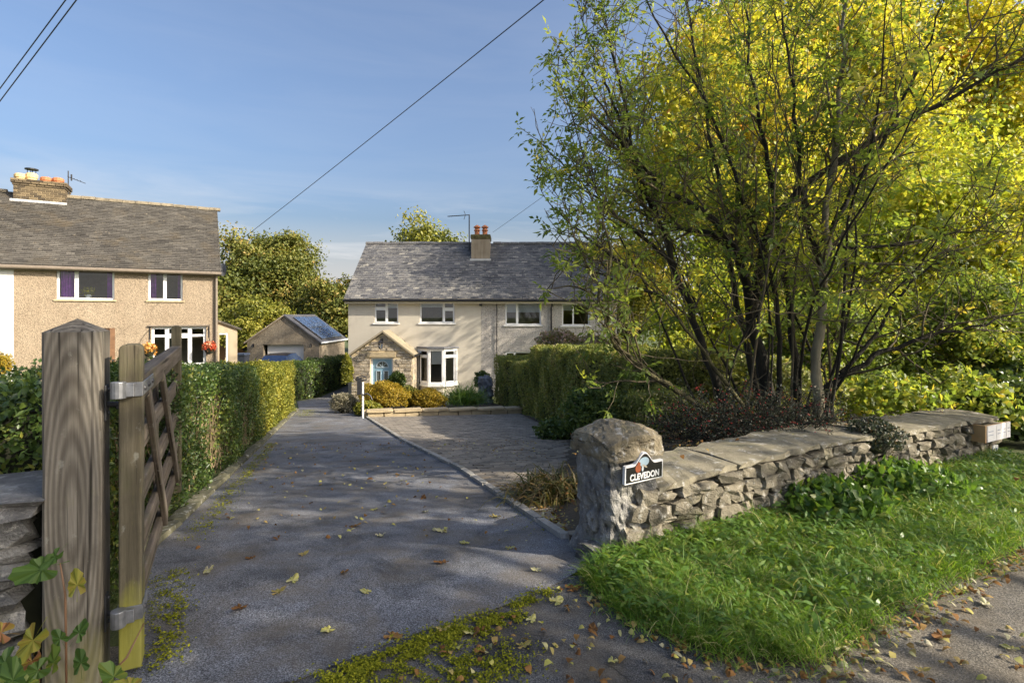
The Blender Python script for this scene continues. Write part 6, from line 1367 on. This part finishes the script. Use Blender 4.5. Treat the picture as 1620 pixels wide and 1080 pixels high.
# bramble sprays at the foot of the post
br = empty('vine', (-1.70, 1.86, 0), 0, 'trailing vine with green and yellow lobed leaves at the foot of the oak post', 'vine')
BL = [lobed('leaf', M['bramble'], 40 + i, v) for i, v in enumerate((.3, .75, .5, .15, .95))]
def vine(pts, leafs):
    w_ = [Vector(P(*a)) - Vector(br.location) for a in pts]; mb = MB(); mb.tube(w_, [.004]*(len(w_)-1) + [.002], 5); mb.build('stem', M['browndoor'], br, smooth=True)
    for (px, py, Y, sz, kk, rx, ry, rz) in leafs:
        o = link('leaf', BL[kk], br); o.location = Vector(P(px, py, Y)) - Vector(br.location); o.scale = (sz*1.35,)*3; o.rotation_mode = 'ZYX'; o.rotation_euler = (rx, ry, rz)
vine([(105, 1100, 1.92), (104, 1000, 1.93), (103, 940, 1.94), (95, 890, 1.93)], [(66, 900, 1.90, .085, 0, 1.1, .2, 1.9), (122, 925, 1.93, .055, 1, 1.2, .1, .3), (88, 880, 1.92, .05, 0, .9, -.2, 2.6)])
vine([(60, 1100, 1.85), (62, 1050, 1.86), (60, 1010, 1.87)], [(52, 1012, 1.84, .075, 1, 1.1, .0, 2.8), (50, 1045, 1.85, .05, 4, 1.3, .3, 3.0), (95, 1010, 1.9, .04, 3, 1.1, .2, .8), (85, 1048, 1.86, .055, 2, 1.1, -.3, .2), (60, 1060, 1.83, .06, 0, 1.0, .2, 2.2), (128, 1048, 1.9, .05, 3, 1.2, .0, .4)])
vine([(150, 1090, 1.85), (200, 1040, 1.88), (228, 985, 1.95)], [(125, 1000, 1.92, .045, 3, 1.2, .1, -.4), (180, 1070, 1.82, .06, 2, 1.0, .2, .9), (205, 1085, 1.8, .05, 1, .8, .2, 1.5)])
vine([(0, 1090, 1.72), (10, 1040, 1.75)], [(8, 1050, 1.72, .07, 3, 1.1, .1, 2.4), (2, 1000, 1.76, .06, 4, 1.2, .1, 1.5), (20, 1075, 1.7, .07, 0, 1.0, .1, .5), (34, 1090, 1.7, .07, 2, .9, .1, 1.2)])
# white pole with iron bracket by the low wall; dark garden ornament
wp = empty('garden_pole', (*G(574, 662), 0), 0, 'thin white pole with black scrolled bracket at the corner of the low wall', 'pole')
X, Y = G(574, 662); z0 = tz(X, Y); k = Y / F
mb = MB(); mb.tube([(0, 0, z0), (0, 0, z0 + 58*k)], .026, 8); mb.build('pole', M['upvc'], wp)
mb = MB(); zc = z0 + 62*k
mb.tube([(-.18, -.02, zc), (-.15, -.02, zc+.05), (-.02, -.02, zc+.10), (.09, -.02, zc+.05), (.10, -.02, zc), (.03, -.02, zc-.02), (-.1, -.02, zc-.02), (-.18, -.02, zc)], .016, 6); mb.box(-.13, -.03, -.05, .02, zc-.38, zc+.04)
mb.tube([(.0, -.03, z0+38*k), (.12, -.03, z0+40*k), (.20, -.03, z0+36*k), (.24, -.03, z0+30*k)], .018, 6); mb.build('bracket', M['iron'], wp)
orn = empty('garden_ornament', P(768, 640, 17.6), 0, 'dark grey rock ornament at the hedge end of the front bed', 'ornament'); lumpy('rock', 1, (-.22, -.2, -.1), (.22, .2, .85), M['lead'], orn, 4, .12, 8, .1)
# ------------------------------------------------------------------ overhead wires and their pole
pole = empty('utility_pole', (7.4, -1.0, 0), 0, 'wooden utility pole beside the road carrying the overhead wires', 'pole')
mb = MB(); mb.tube([(0, 0, 0), (0, 0, 9.2)], [.14, .10], 12); mb.build('shaft', M['bark_grey'], pole); mb = MB(); mb.box(-.6, .6, -.05, .05, 8.8, 8.9); mb.build('crossarm', M['bark_grey'], pole)
def wire(name, label, a, b, sag, rad=.008):
    a, b = Vector(a), Vector(b); mb = MB(); n = 40; mb.tube([a.lerp(b, i/n) - Vector((0, 0, sag*4*(i/n)*(1-i/n))) for i in range(n+1)], rad, 5); return tag(mb.build(name, M['black'], None), label, 'wire', 'overhead wires')
wire('overhead_wire', 'long overhead wire rising from the tan house across the sky', (-11.7, 21.4, 3.75), (7.4, -1, 6.9), .10)
wire('overhead_wire', 'overhead wire rising from the chimney of the cream house', (-1.0, 28, 5.75), (7.4, -1, 6.9), .12)
def sky_wire(label, a, b, zoff=0):
    ra, rb = (np.array(((q[0]-810)/F, 1, (HY-q[1])/F)) for q in (a, b)); nn = np.cross(ra, rb); zz = -(nn[0]*7.4 - nn[1]) / nn[2] + H
    e = (a[0] - 200, a[1] + 200 * (a[1] - b[1]) / (b[0] - a[0])); wire('overhead_wire', label, (7.4, -1, zz), P(e[0], e[1], 16), .0, .009)
sky_wire('upper of the two wires crossing the top left corner', (0, 140), (104, 0))
sky_wire('lower of the two wires crossing the top left corner', (0, 160), (121, 0))
